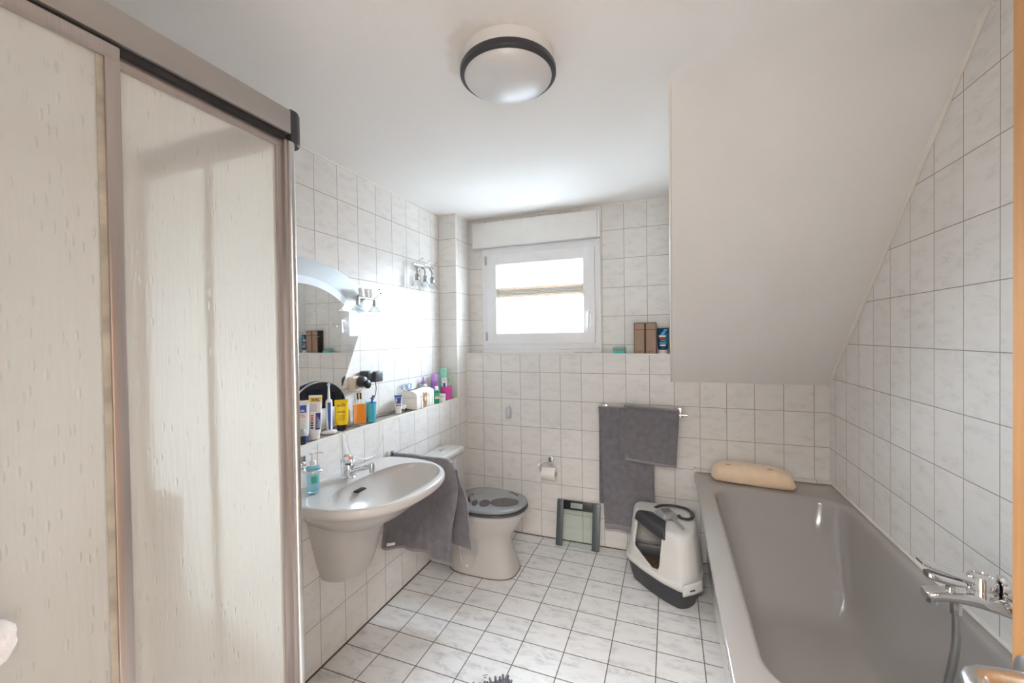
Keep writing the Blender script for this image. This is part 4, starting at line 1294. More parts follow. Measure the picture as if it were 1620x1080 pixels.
# carrying handle on the roof
m = MB()
m.tube(smoothpath([(1.36, 2.615, 0.403), (1.40, 2.655, 0.405), (1.47, 2.668, 0.405), (1.535, 2.645, 0.405), (1.562, 2.590, 0.404), (1.560, 2.530, 0.403), (1.53, 2.505, 0.402), (1.50, 2.515, 0.402), (1.49, 2.54, 0.402)]), 0.011, 12, flat=0.55)
m.build('carry_handle', M_DGREY, lb)
m = MB()
def latch(u, v):
    p0, p1 = Vector((1.502, 2.258)), Vector((1.597, 2.342))
    q = p0.lerp(p1, u)
    bulge = -0.010 * math.sin(u * PI) * 1.0
    return Vector((q.x + 0.66 * -bulge, q.y + 0.75 * bulge, 0.100 + 0.058 * v + 0.006 * math.sin(u * PI)))
m.grid(latch, 14, 4)
la = m.build('clip', M_LGREY, lb, fix=False); solidify(la, 0.008, 0)
m = MB(); m.tube([Vector((1.537, 2.270, 0.128)), Vector((1.560, 2.289, 0.128))], 0.0035, 8); m.build('clip_slot', M_DGREY, la)
# grey litter scoop on the hood
sp = thing('litter_scoop', 'grey plastic litter scoop lying on the litter box hood', 'scoop', (1.45, 2.5, 0.41))
m = MB()
m.loft([rrect(0, -0.004, 0.0, 0.046, 0.052, 0.012), rrect(0, -0.004, 0.003, 0.0475, 0.0535, 0.012), rrect(0, 0.0, 0.022, 0.038, 0.042, 0.012), rrect(0, 0.0, 0.026, 0.034, 0.038, 0.012)])
m.box(-0.024, 0.024, -0.030, 0.018, 0.0255, 0.0268, 0, 1)
SM = Matrix.Translation((1.425, 2.520, 0.402)) @ Matrix.Rotation(math.radians(209), 4, 'Z') @ Matrix.Rotation(math.radians(-3), 4, 'X')
m.xf(SM)
M_SCOOP = pmat('grey_scoop_plastic', (0.30, 0.305, 0.305), 0.35, var=0.03)
m.build('scoop_tray', [M_SCOOP, pmat('scoop_slots', (0.16, 0.15, 0.14), 0.5, var=0.3, scale=300)], sp)
m = MB(); m.tube(smoothpath([(0.0, 0.045, 0.012), (0.0, 0.075, 0.020), (0.0, 0.12, 0.018), (0.0, 0.175, 0.014)]), [0.010] * 8 + [0.008] * 8 + [0.0085] * 9, 12, flat=0.6)
m.xf(SM); m.build('scoop_handle', M_SCOOP, sp)

# ------------------------------------------------------------------ bathtub
tb = thing('bathtub', 'grey enamel bathtub along the right wall', 'bathtub', (1.94, 1.9, 0))
ZT = 0.590
TX0, TX1, TY0, TY1 = 1.585, XR - 0.002, 0.98, 2.787
rings = []
cx, cy = (TX0 + TX1) / 2, (TY0 + TY1) / 2
hx, hy = (TX1 - TX0) / 2, (TY1 - TY0) / 2
NR = 10
def tub_in(x0, x1, y0, y1, z, r):
    return rrect((x0 + x1) / 2, (y0 + y1) / 2, z, (x1 - x0) / 2, (y1 - y0) / 2, r, NR)
rings.append(rrect(cx, cy, ZT - 0.048, hx - 0.004, hy - 0.004, 0.012, NR))
rings.append(rrect(cx, cy, ZT - 0.008, hx, hy, 0.014, NR))
rings.append(rrect(cx, cy, ZT - 0.002, hx - 0.002, hy - 0.002, 0.014, NR))
rings.append(rrect(cx, cy, ZT, hx - 0.008, hy - 0.008, 0.014, NR))
def ti(d, z, r, back=0.0):
    rings.append(tub_in(1.672 + d, 2.262 - d, 1.135 + d, 2.545 - d - back, z, r))
ti(-0.016, ZT - 0.001, 0.135); ti(-0.007, ZT - 0.004, 0.13); ti(0.0, ZT - 0.012, 0.127); ti(0.006, ZT - 0.030, 0.125)
ti(0.014, 0.50, 0.125, 0.012); ti(0.028, 0.40, 0.13, 0.045); ti(0.045, 0.30, 0.135, 0.10); ti(0.066, 0.225, 0.14, 0.15); ti(0.096, 0.172, 0.13, 0.19); ti(0.135, 0.150, 0.11, 0.20); ti(0.20, 0.143, 0.06, 0.2)
m = MB(); m.loft(rings, False, True)
solidify(m.build('tub_shell', M_TUB, tb, angle=60), 0.003, -1.0)
pn = MB(); pn.box(1.655, 1.672, 1.02, YB - 0.004, 0.0, ZT - 0.05); pn.build('side_panel', M_WPLAST, tb, smooth=False)
pn = MB(); pn.box(1.672, TX1, 1.02, 1.036, 0.0, ZT - 0.05); pn.build('end_panel', M_WPLAST, tb, smooth=False)
MB().lathe([(0, 0.144), (0.028, 0.144), (0.028, 0.148), (0.02, 0.150), (0, 0.150)], (1.967, 1.40, 0), 24).build('drain', M_CHROME, tb)
# narrow tiled strip behind the bath
struct(MB().box(TX0, XR, TY1 - 0.004, YB, 0.555, 0.606).build('trim_6', M_TB, smooth=False))
struct(MB().tube([(XR - 0.003, 1.02, ZT + 0.002), (XR - 0.003, TY1, ZT + 0.004)], 0.006, 8).build('trim_7', M_CAULK))
struct(MB().box(1.584, 1.594, TY1 - 0.006, YB - 0.001, 0.55, 0.610).build('trim_8', M_CAULK, smooth=False))

# bath pillow on the rim
bp = thing('bath_pillow', 'peach terry bath pillow on the far rim of the tub', 'bath pillow', (1.88, 2.68, 0.59))
rings = []
NP = 36
L0, L1 = 1.675, 2.085
for k in range(25):
    u = k / 24
    x = L0 + (L1 - L0) * u
    e = max(0.0, 1 - abs(2 * u - 1) ** 4.5) ** 0.42
    ry = 0.028 + 0.058 * e
    rz = 0.008 + 0.044 * e
    cz = 0.591 + max(rz * 0.95, 0.02 + 0.012 * e)
    ring = []
    for i in range(NP):
        a = 2 * PI * i / NP
        c, s_ = math.cos(a), math.sin(a)
        w = 1 + 0.06 * noise.noise(Vector((x * 14, c * 2, s_ * 2)))
        y = 2.700 - 0.050 * u + ry * math.copysign(abs(c) ** 0.8, c) * w
        z = cz + rz * math.copysign(abs(s_) ** 0.8, s_) * w + 0.008 * (y - 2.66) / 0.1
        z = max(z, 0.5925)
        ring.append(Vector((x, min(y, 2.818), z)))
    rings.append(ring)
m = MB(); m.loft(rings); m.build('cushion', M_PEACH, bp, angle=80)
m = MB()
m.tube([r_[NP * 21 // 36] + Vector((0, -0.001, 0.004)) for r_ in rings[2:23]], 0.0028, 8)
m.build('piping', M_PEACH, bp)
M_TAN = pmat('tan_patch', (0.62, 0.42, 0.28), 0.8)
for k in (5, 17):
    c_ = rings[k][NP // 4 + 1]
    MB().lathe([(0, 0), (0.014, 0.0), (0.012, 0.002), (0, 0.003)], (c_.x, c_.y - 0.01, c_.z - 0.001), 16, sx=1.2, sy=0.6).build('suction_patch', M_TAN, bp)

# ------------------------------------------------------------------ bath mixer with hose
TYM = 1.40
bm_ = thing('bath_mixer', 'chrome wall mounted bath mixer above the tub rim', 'bath tap', (XR, TYM, 0.74))
m = MB()
for dy in (-0.075, 0.075):
    m.lathe([(0, 0), (0.032, 0), (0.032, 0.006), (0.022, 0.014), (0.017, 0.04), (0, 0.04)], (XR - 0.001, TYM + dy, 0.745), 24, axis='-X')
m.tube([(XR - 0.035, TYM - 0.085, 0.745), (XR - 0.045, TYM, 0.748), (XR - 0.035, TYM + 0.085, 0.745)], [0.019, 0.026, 0.019], 18)
m.build('wall_unions', M_CHROME, bm_)
m = MB()
def sec(x, z, w, h): return [Vector((x, TYM + p.x, z + p.y)) for p in [Vector((q.x, q.y)) for q in rrect(0, 0, 0, w, h, min(w, h) * .6, 5)]]
m.loft([sec(XR - 0.045, 0.748, 0.030, 0.022), sec(XR - 0.085, 0.758, 0.030, 0.020), sec(XR - 0.12, 0.763, 0.029, 0.017), sec(XR - 0.16, 0.762, 0.023, 0.013), sec(XR - 0.195, 0.757, 0.022, 0.012), sec(XR - 0.218, 0.752, 0.022, 0.012), sec(XR - 0.222, 0.752, 0.017, 0.009)])
m.lathe([(0, 0.732), (0.013, 0.732), (0.014, 0.750), (0, 0.752)], (XR - 0.205, TYM, 0), 20)
m.build('spout', M_CHROME, bm_, angle=50)
m = MB()
m.lathe([(0, 0.76), (0.029, 0.76), (0.029, 0.786), (0.027, 0.789), (0.0295, 0.791), (0.0295, 0.812), (0.025, 0.822), (0.019, 0.824), (0.018, 0.820), (0, 0.820)], (XR - 0.108, TYM, 0), 32)
m.build('cartridge', M_CHROME, bm_)
m = MB()
m.loft([[Vector((x, TYM + p.x, z + p.y)) for p in rrect(0, 0, 0, w_, h_, h_ * .8, 4)] for x, z, w_, h_ in ((XR - 0.125, 0.806, 0.018, 0.009), (XR - 0.155, 0.815, 0.016, 0.007), (XR - 0.19, 0.826, 0.019, 0.006), (XR - 0.220, 0.834, 0.021, 0.005), (XR - 0.232, 0.837, 0.016, 0.003))])
m.build('lever', M_CHROME, bm_, angle=50)
m = MB()
m.loft([[Vector((x, TYM - 0.012 + p.x, z + p.y)) for p in rrect(0, 0, 0, w_, h_, h_ * .8, 4)] for x, z, w_, h_ in ((XR - 0.150, 0.800, 0.016, 0.006), (XR - 0.19, 0.806, 0.020, 0.009), (XR - 0.215, 0.810, 0.019, 0.010), (XR - 0.224, 0.811, 0.014, 0.008))])
m.lathe([(0, 0.770), (0.012, 0.770), (0.009, 0.776), (0.009, 0.796), (0.014, 0.802), (0, 0.803)], (XR - 0.172, TYM - 0.006, 0), 18)
m.build('diverter', M_CHROME, bm_, angle=50)
m = MB()
m.lathe([(0, 0.712), (0.0115, 0.712), (0.012, 0.722), (0.013, 0.745), (0.012, 0.752), (0, 0.752)], (XR - 0.158, TYM, 0), 8)
m.build('hose_nut', M_CHROME, bm_, angle=20)
hs = smoothpath([(XR - 0.158, TYM, 0.716), (XR - 0.158, TYM - 0.002, 0.66), (XR - 0.164, TYM - 0.004, 0.60), (XR - 0.178, TYM - 0.006, 0.52), (XR - 0.20, TYM - 0.015, 0.43), (XR - 0.22, TYM - 0.04, 0.33), (XR - 0.26, TYM - 0.10, 0.21), (XR - 0.33, TYM - 0.15, 0.168), (XR - 0.40, TYM - 0.10, 0.1605), (XR - 0.38, TYM + 0.02, 0.1605)], 14)
m = MB()
m.tube(hs, [0.0088 + 0.0006 * (i % 2) for i in range(len(hs))], 12)
m.build('hose', pmat('ribbed_steel_hose', (0.50, 0.50, 0.50), 0.30, 0.9), bm_, angle=180)
hp = thing('hand_shower', 'chrome hand shower in its holder behind the bath mixer', 'hand shower', (XR - 0.06, TYM - 0.05, 0.76))
m = MB()
m.tube(smoothpath([(XR - 0.070, TYM - 0.030, 0.792), (XR - 0.055, TYM - 0.06, 0.790), (XR - 0.045, TYM - 0.10, 0.786), (XR - 0.035, TYM - 0.16, 0.778), (XR - 0.03, TYM - 0.20, 0.76)]), [0.012] * 10 + [0.014] * 10 + [0.011] * 13, 14)
m.build('shower_handle', M_CHROME, hp)
m = MB(); m.lathe([(0, 0), (0.022, 0), (0.028, 0.006), (0.028, 0.014), (0.012, 0.026), (0, 0.028)], (XR - 0.078, TYM - 0.002, 0.80), 24, axis='X'); m.build('shower_head', M_CHROME, hp)

# ------------------------------------------------------------------ chenille bath mat corner in front
mt = thing('bath_mat', 'grey chenille bath mat with white care tag on the floor', 'bath mat', (0.78, 1.3, 0))
M_MAT = pmat('grey_chenille', (0.155, 0.165, 0.195), 0.95, var=0.25, scale=60, bump=0.6, bscale=300, sheen=0.4)
P0 = Vector((0.800, 1.590)); dA = (Vector((0.690, 1.505)) - P0).normalized(); dB = (Vector((0.838, 1.545)) - P0).normalized()
dB = Vector((-dA.y, dA.x)) * (1 if Vector((-dA.y, dA.x)).dot(dB) > 0 else -1)
m = MB()
m.loft([[Vector((p.x, p.y, z)) for p in (P0, P0 + dA * 0.55, P0 + dA * 0.55 + dB * 0.75, P0 + dB * 0.75)] for z in (0.001, 0.008)])
m.build('backing', M_MAT, mt, smooth=False)
m = MB()
for i in range(34):
    for j in range(46):
        q = P0 + dA * (0.010 + 0.0162 * i + random.uniform(-.003, .003)) + dB * (0.010 + 0.0162 * j + random.uniform(-.003, .003))
        lx, ly = random.uniform(-0.010, 0.010), random.uniform(-0.010, 0.010)
        if i == 0: lx -= dA.x * 0.010; ly -= dA.y * 0.010
        if j == 0: lx -= dB.x * 0.010; ly -= dB.y * 0.010
        r_ = random.uniform(0.0042, 0.0056)
        m.tube([(q.x, q.y, 0.006), (q.x + lx * .6, q.y + ly * .6, 0.016), (q.x + lx, q.y + ly, 0.022), (q.x + lx * 1.15, q.y + ly * 1.15, 0.0235)], [r_, r_ * 1.05, r_ * .9, r_ * .3], 6)
o = m.build('pile', M_MAT, mt, angle=180, fix=False)
o['kind'] = 'stuff'
m = MB()
T0 = P0 + dA * 0.075
def tagfn(u, v):
    q = T0 + dA * (0.028 * u) - dB * (0.052 * v)
    return Vector((q.x, q.y, 0.006 - 0.003 * v + 0.001 * math.sin(v * 5)))
m.grid(tagfn, 4, 8, 0)
m.grid(lambda u, v: tagfn(0.1 + 0.8 * u, 0.86 + 0.07 * v) + Vector((0, 0, 0.0012)), 4, 1, 1)
m.grid(lambda u, v: tagfn(0.5 + 0.3 * u, 0.56 + 0.12 * v) + Vector((0, 0, 0.0012)), 3, 1, 1)
m.build('care_tag', [M_PAPER, pmat('tag_print_ink', (0.12, 0.12, 0.2), 0.7)], mt, fix=False)

# ------------------------------------------------------------------ things on the left shelf
ZL = 1.0035
RZ = math.radians(48)
def ell_ring(a, b, z, n=32): return [Vector((a * math.cos(2 * PI * k / n), b * math.sin(2 * PI * k / n), z)) for k in range(n)]
def interp(prof, z):
    for (z0, a0, b0), (z1, a1, b1) in zip(prof, prof[1:]):
        if z <= z1 + 1e-9:
            t = (z - z0) / (z1 - z0) if z1 > z0 else 0
            return a0 + (a1 - a0) * t, b0 + (b1 - b0) * t
    return prof[-1][1:]
def depth_of(prof):
    def d(x, z):
        a, b = interp(prof, z)
        return b * math.sqrt(max(0.0, 1 - min(0.999, abs(x) / a) ** 2))
    return d
def body_mb(prof, mat=0):
    return MB().loft([ell_ring(a, b, z) for z, a, b in prof], True, True, True, mat)
def squeeze(name, label, cat, x, y, rz, W, H, D, caph, mats, capmat, capw=0.42, deco=None, lean_=0.0):
    t = thing(name, label, cat, (x, y, ZL), rz)
    prof = [(caph, W * capw, D * .42), (caph + 0.012, W * .46, D * .5), (caph + H * .35, W * .485, D * .46), (caph + H * .7, W * .5, D * .27), (H - 0.012, W * .5, D * .08), (H, W * .5, 0.0012)]
    m = body_mb(prof)
    if deco: deco(m, depth_of(prof))
    L = Matrix.Rotation(lean_, 4, 'Y')
    m.xf(L)
    m.build('tube_body', mats, t, local=True)
    c = MB().loft([ell_ring(W * capw * .93, D * .40, 0.0), ell_ring(W * capw * .96, D * .42, 0.002), ell_ring(W * capw, D * .43, caph - 0.001), ell_ring(W * capw * .9, D * .38, caph)])
    c.xf(L)
    c.build('cap', capmat, t, local=True)
    return t
M_WTUBE = pmat('white_tube_plastic', (0.85, 0.84, 0.82), 0.3, var=0.01)
M_BLUE = pmat('blue_print', (0.02, 0.10, 0.48), 0.3)
M_NAVY = pmat('navy_print', (0.03, 0.05, 0.25), 0.3)
M_RED = pmat('red_print', (0.72, 0.06, 0.05), 0.35)
M_YEL = pmat('yellow_plastic', (0.95, 0.62, 0.0), 0.3, var=0.01)
M_INK = pmat('dark_print', (0.10, 0.09, 0.08), 0.4)
M_GREYINK = pmat('grey_print', (0.42, 0.42, 0.45), 0.5)
M_LILAC = pmat('lilac_print', (0.66, 0.60, 0.72), 0.4)
def deco_linola(m, d):
    patch(m, -0.026, 0.020, 0.128, 0.160, d, 1)
    decal(m, 'nola', 0.015, 0.000, 0.138, lambda x, z: d(x, z) + 0.0005, 0, bold=0.0004)
    patch(m, -0.024, 0.012, 0.118, 0.121, d, 2); patch(m, -0.022, 0.016, 0.110, 0.1125, d, 2)
    for k in range(5): patch(m, -0.022, 0.008 + 0.005 * (k % 2), 0.100 - 0.009 * k, 0.1012 - 0.009 * k, d, 3, 6, 1)
squeeze('cream_tube', 'white cream tube with blue square and blue cap by the shower post', 'tube', -0.046, 1.328, RZ, 0.060, 0.180, 0.040, 0.026, [M_WTUBE, M_BLUE, M_RED, M_GREYINK], M_BLUE, deco=deco_linola)
def deco_xxl(m, d):
    patch(m, -0.0255, 0.0255, 0.166, 0.186, d, 1)
    decal(m, 'XXL', 0.018, 0.0, 0.176, lambda x, z: d(x, z) + 0.0006, 2, bold=0.0006)
    patch(m, -0.022, 0.006, 0.125, 0.160, d, 5)
    patch(m, 0.002, 0.022, 0.045, 0.118, d, 2)
    for z in (0.050, 0.061, 0.072): patch(m, -0.017, -0.006, z, z + 0.008, d, 2, 4, 1)      # blurred lettering, drawn as blocks
    for z in (0.084, 0.094, 0.104): patch(m, -0.017, -0.006, z, z + 0.007, d, 3, 4, 1)
    for k in range(3): patch(m, 0.007 + 0.005 * k, 0.0085 + 0.005 * k, 0.052, 0.108 - 0.01 * k, lambda x, z: d(x, z) + 0.0005, 0, 1, 4)
squeeze('toothpaste_tube', 'white XXL toothpaste tube with yellow band and navy panel', 'toothpaste', -0.035, 1.385, RZ, 0.054, 0.196, 0.040, 0.020, [M_WTUBE, M_YEL, M_NAVY, M_RED, M_GREYINK, M_LILAC], M_WTUBE, 0.40, deco_xxl, 0.04)
def deco_glued(m, d):
    decal(m, 'got2b', 0.017, -0.002, 0.122, d, 1, bold=0.0003)
    decal(m, 'GLUED', 0.0115, -0.002, 0.090, d, 1, bold=0.0002)
    for k, w_ in enumerate((0.018, 0.014, 0.017, 0.012)): patch(m, -0.002 - w_, w_ - 0.002, 0.073 - 0.008 * k, 0.0745 - 0.008 * k, d, 1, 6, 1)
squeeze('hair_gel_tube', 'yellow hair gel tube on black cap beside the electric toothbrush', 'tube', -0.055, 1.570, RZ, 0.062, 0.148, 0.038, 0.026, [M_YEL, M_INK], M_BLACK, 0.36, deco_glued)
def deco_eye(m, d):
    patch(m, -0.0225, 0.0225, 0.058, 0.107, d, 1)
    ring = [(0.016 * math.cos(2 * PI * k / 24), 0.074 + 0.026 * math.sin(2 * PI * k / 24)) for k in range(24)]
    m.add([(x, -d(x, z) - 0.0007, z) for x, z in ring], [tuple(range(24))], 0)
    patch(m, -0.011, 0.011, 0.060, 0.064, lambda x, z: d(x, z) + 0.0008, 2); patch(m, -0.016, 0.016, 0.046, 0.052, d, 3)
    patch(m, -0.006, 0.006, 0.090, 0.092, lambda x, z: d(x, z) + 0.0008, 4)
squeeze('face_cream_tube', 'small white tube with blue top left of the wooden box', 'tube', -0.055, 2.020, RZ, 0.046, 0.108, 0.030, 0.022, [M_WTUBE, M_BLUE, M_RED, M_NAVY, M_GREYINK], M_WTUBE, 0.40, deco_eye)
# black capped roll-on beside the post
t = thing('roll_on_deodorant', 'black capped roll-on deodorant closest to the shower post', 'deodorant', (-0.013, 1.300, ZL), RZ)
MB().lathe([(0, 0), (0.014, 0), (0.015, 0.003), (0.015, 0.034), (0.013, 0.036), (0, 0.036)], n=24).build('cap', M_BLACK, t, local=True)
MB().lathe([(0, 0.036), (0.0125, 0.036), (0.015, 0.042), (0.015, 0.058), (0.010, 0.066), (0, 0.068)], n=24).build('bottle', M_GREYINK, t, local=True)
# electric toothbrush on charger
t = thing('toothbrush_charger', 'white oval charging base under the electric toothbrush', 'charger', (-0.060, 1.497, ZL), RZ)
MB().loft([[Vector((p.x * 1.0, p.y, z)) for p in ell_ring(a, b, z)] for a, b, z in ((0.034, 0.026, 0.0), (0.036, 0.028, 0.002), (0.035, 0.027, 0.008), (0.029, 0.022, 0.013), (0.010, 0.010, 0.0145))]).build('base', M_WPLAST, t, local=True)
# cord of the charger hanging over the shelf edge and back up
cdp = smoothpath([(-0.060 + 0.024, 1.497 + 0.010, 1.010), (-0.010, 1.520, 1.006), (0.010, 1.525, 0.998), (0.0085, 1.535, 0.96), (0.008, 1.56, 0.90), (0.0075, 1.62, 0.852), (0.0065, 1.70, 0.836), (0.006, 1.755, 0.852), (0.0055, 1.790, 0.90), (0.005, 1.803, 0.955), (0.0045, 1.800, 0.998), (-0.010, 1.795, 1.0065), (-0.10, 1.80, 1.0065), (XU + 0.012, 1.80, 1.02), (XU + 0.008, 1.798, 1.10), (XU + 0.010, 1.796, 1.172)], 8)
MB().tube(cdp, 0.0022, 8).build('cord', M_WPLAST, t)
t = thing('electric_toothbrush', 'white electric toothbrush with blue grip on its charger', 'toothbrush', (-0.060, 1.497, ZL + 0.0148), RZ)
prof = [(0.0, 0.014, 0.014), (0.02, 0.0135, 0.0135), (0.07, 0.014, 0.014), (0.12, 0.0155, 0.0150), (0.140, 0.0145, 0.014), (0.146, 0.009, 0.009)]
m = body_mb(prof); d_ = depth_of(prof)
m.grid(lambda u, v: Vector(((-0.007 + 0.014 * u) * (0.75 + 0.25 * v), -d_((-0.007 + 0.014 * u), 0.004 + 0.128 * v) - 0.0006, 0.004 + 0.128 * v)), 4, 16, 1)
m.build('handle', [M_WPLAST, M_BLUE], t, local=True)
MB().tube([(0, 0, 0.145), (0, 0, 0.16), (0, 0, 0.19), (0, 0, 0.218)], [0.0065, 0.006, 0.0045, 0.004], 12).build('neck', M_WPLAST, t, local=True)
MB().lathe([(0, 0), (0.007, 0), (0.007, 0.006), (0, 0.006)], (0, -0.004, 0.216), 16, axis='Y').build('brush_head', M_WPLAST, t, local=True)
MB().lathe([(0, 0), (0.0062, 0), (0.0055, 0.008), (0, 0.008)], (-0.000, -0.010, 0.216), 14, axis='Y').build('bristles', pmat('pale_blue_bristles', (0.35, 0.72, 0.82), 0.6), t, local=True)
# beige bottles behind
t = thing('beige_bottle', 'slim beige bottle behind the yellow gel tube', 'bottle', (-0.110, 1.665, ZL), RZ)
MB().loft([rrect(0, 0, z, a, b, 0.006, 4) for a, b, z in ((0.014, 0.012, 0), (0.015, 0.013, 0.003), (0.015, 0.013, 0.080), (0.012, 0.010, 0.085))]).build('bottle', pmat('beige_plastic', (0.70, 0.62, 0.45), 0.35), t, local=True)
MB().lathe([(0, 0.085), (0.010, 0.085), (0.010, 0.108), (0, 0.109)], n=18).build('cap', pmat('beige_cap', (0.66, 0.60, 0.50), 0.3), t, local=True)
t = thing('clear_bottle', 'clear plastic bottle left of the orange perfume', 'bottle', (-0.098, 1.712, ZL), RZ)
MB().lathe([(0, 0), (0.014, 0), (0.015, 0.003), (0.015, 0.07), (0.008, 0.078), (0, 0.078)], n=22).build('bottle', M_CLEAR, t, local=True)
MB().lathe([(0, 0.078), (0.009, 0.078), (0.009, 0.095), (0, 0.096)], n=18).build('cap', M_WPLAST, t, local=True)
# orange perfume
M_BOTTLE = pane_mat('clear_bottle_glass', (0.97, 0.975, 0.975))
t = thing('perfume_bottle', 'square perfume bottle of orange liquid with gold and black cap', 'perfume', (-0.052, 1.690, ZL), RZ)
MB().loft([rrect(0, 0, z, 0.0325, 0.016, 0.004, 4) for z in (0.0, 0.009)] + [rrect(0, 0, z, 0.0325, 0.016, 0.004, 4) for z in (0.120, 0.126)] + [rrect(0, 0, 0.132, 0.024, 0.012, 0.004, 4)]).build('glass', M_BOTTLE, t, local=True)
MB().loft([rrect(0, 0, z, 0.0300, 0.0135, 0.003, 4) for z in (0.010, 0.108)]).build('liquid', M_ORANGE, t, local=True)
MB().box(-0.011, -0.004, -0.009, 0.009, 0.133, 0.165, 0.001).box(-0.0035, 0.003, -0.009, 0.009, 0.133, 0.165, 0.001, 1).box(0.0035, 0.011, -0.009, 0.009, 0.133, 0.165, 0.001).tube([(0, 0, 0.165), (0, 0, 0.172)], 0.003, 10, 1).build('cap', [M_DGREY, pmat('gold_metal', (0.75, 0.55, 0.2), 0.2, 1.0)], t, local=True)
# blue cup with razor
t = thing('blue_cup', 'translucent cyan beaker right of the orange perfume', 'cup', (-0.045, 1.768, ZL), RZ)
MB().lathe([(0, 0), (0.023, 0), (0.024, 0.002), (0.030, 0.103), (0.0285, 0.103), (0.0225, 0.004), (0, 0.004)], n=36).build('beaker', M_CYAN, t, local=True)
t = thing('razor', 'blue razor with dark head standing in the cyan beaker', 'razor', (-0.045, 1.768, ZL + 0.006), RZ)
MB().tube([(-0.014, -0.010, 0.02), (-0.004, -0.010, 0.06), (0.006, -0.004, 0.102), (0.010, -0.002, 0.122)], [0.004, 0.005, 0.005, 0.004], 10).build('handle', M_BLUE, t, local=True)
MB().xf(Matrix.Identity(4)).box(-0.024, -0.004, -0.016, -0.006, 0.002, 0.024, 0.003).build('head', M_BLACK, t, local=True)
MB().tube([(0.000, -0.004, 0.118), (0.018, 0.0, 0.132)], 0.0032, 8).tube([(0.006, 0.004, 0.110), (0.012, -0.006, 0.136)], 0.0028, 8).build('hook', M_BLACK, t, local=True)
# small white / dark lid lying right of the cream tube
t = thing('beard_shaver', 'small white and dark shaver lying beside the wooden box', 'shaver', (-0.052, 2.072, ZL), RZ)
MB().tube([(-0.006, 0, 0.018), (0.006, 0.0, 0.046)], [0.015, 0.012], 16).build('body', M_WPLAST, t, local=True)
MB().tube([(0.002, -0.004, 0.012), (0.016, -0.008, 0.014)], [0.012, 0.010], 14).build('shaver_cap', M_DGREY, t, local=True)
# wooden chest
t = thing('wooden_chest', 'white wooden treasure chest with brown shell trim', 'box', (-0.070, 2.245, ZL), math.radians(90 + 4))
M_CHEST = pmat('whitewashed_wood', (0.82, 0.78, 0.71), 0.6, var=0.08, scale=4, stretch=(3, 30, 30))
CW, CD, CH = 0.112, 0.055, 0.072    # half length (x), half depth (y), body height
m = MB().box(-CW, CW, -CD, CD, 0.003, CH, 0.002)
m.build('chest_body', M_CHEST, t, local=True)
m = MB()
prof_ = [(-CD, CH + 0.002), (-CD, CH + 0.022)] + [(-CD * math.cos(a), CH + 0.022 + 0.022 * math.sin(a)) for a in [PI * k / 12 for k in range(1, 12)]] + [(CD, CH + 0.022), (CD, CH + 0.002)]
m.poly([(-CW - 0.001, y, z) for y, z in prof_], (2 * CW + 0.002, 0, 0))
m.build('chest_lid', M_CHEST, t, local=True)
M_CHEST2 = pmat('white_chest_band', (0.86, 0.84, 0.81), 0.55, var=0.03)
for x in (-CW + 0.012, -0.045, 0.055, CW - 0.012):
    MB().box(x - 0.011, x + 0.011, -CD - 0.003, -CD + 0.001, 0.003, CH + 0.022, 0.001).build('band', M_CHEST2, t, local=True)
M_SHELL = pmat('brown_shell_mosaic', (0.50, 0.30, 0.17), 0.7, var=0.45, scale=70, bump=1.0, bscale=90)
m = MB()
random.seed(3)
for k in range(26):
    x = -0.012 + random.uniform(-0.028, 0.028); z = 0.010 + 0.085 * random.random(); r_ = random.uniform(0.004, 0.008)
    m.lathe([(0, -r_ * .5), (r_ * .8, -r_ * .3), (r_, 0), (r_ * .8, r_ * .3), (0, r_ * .5)], (x, -CD - 0.0025, z), 10, axis='Y')
m.box(-0.042, 0.018, -CD - 0.002, -CD + 0.001, 0.004, CH + 0.024)
m.build('shell_trim', M_SHELL, t, local=True)
MB().lathe([(0, -0.004), (0.008, -0.002), (0.009, 0), (0.006, 0.004), (0, 0.005)], (-0.018, -CD - 0.008, 0.055), 14, axis='Y', sy=1.4).build('clasp', M_WTUBE, t, local=True)
# black comb lying on the chest, scissors loops behind it
t = thing('black_comb', 'thin black comb lying across the wooden chest lid', 'comb', (-0.085, 2.20, ZL + 0.119))
MB().tube(smoothpath([(-0.062, 2.128, ZL + 0.1195), (-0.060, 2.20, ZL + 0.1215), (-0.062, 2.27, ZL + 0.128), (-0.066, 2.325, ZL + 0.152)]), [0.003] * 8 + [0.003] * 8 + [0.0045] * 9, 8).build('comb_body', M_BLACK, t)
t = thing('scissors', 'scissors with pale blue finger loops behind the wooden chest', 'scissors', (-0.150, 2.24, ZL))
M_PBLUE = pmat('pale_blue_plastic', (0.50, 0.66, 0.85), 0.25, trans=0.3)
m = MB()
for y in (2.205, 2.262):
    m.tube([(-0.146, y + 0.021 * math.cos(a), ZL + 0.130 + 0.020 * math.sin(a)) for a in [2 * PI * k / 24 for k in range(25)]], 0.0042, 8, caps=False)
m.build('finger_loop', M_PBLUE, t)
MB().tube([(-0.146, 2.212, ZL + 0.111), (-0.146, 2.24, ZL + 0.001)], [0.004, 0.002], 8).tube([(-0.146, 2.255, ZL + 0.111), (-0.146, 2.232, ZL + 0.001)], [0.004, 0.002], 8).build('blade', M_STEEL, t)
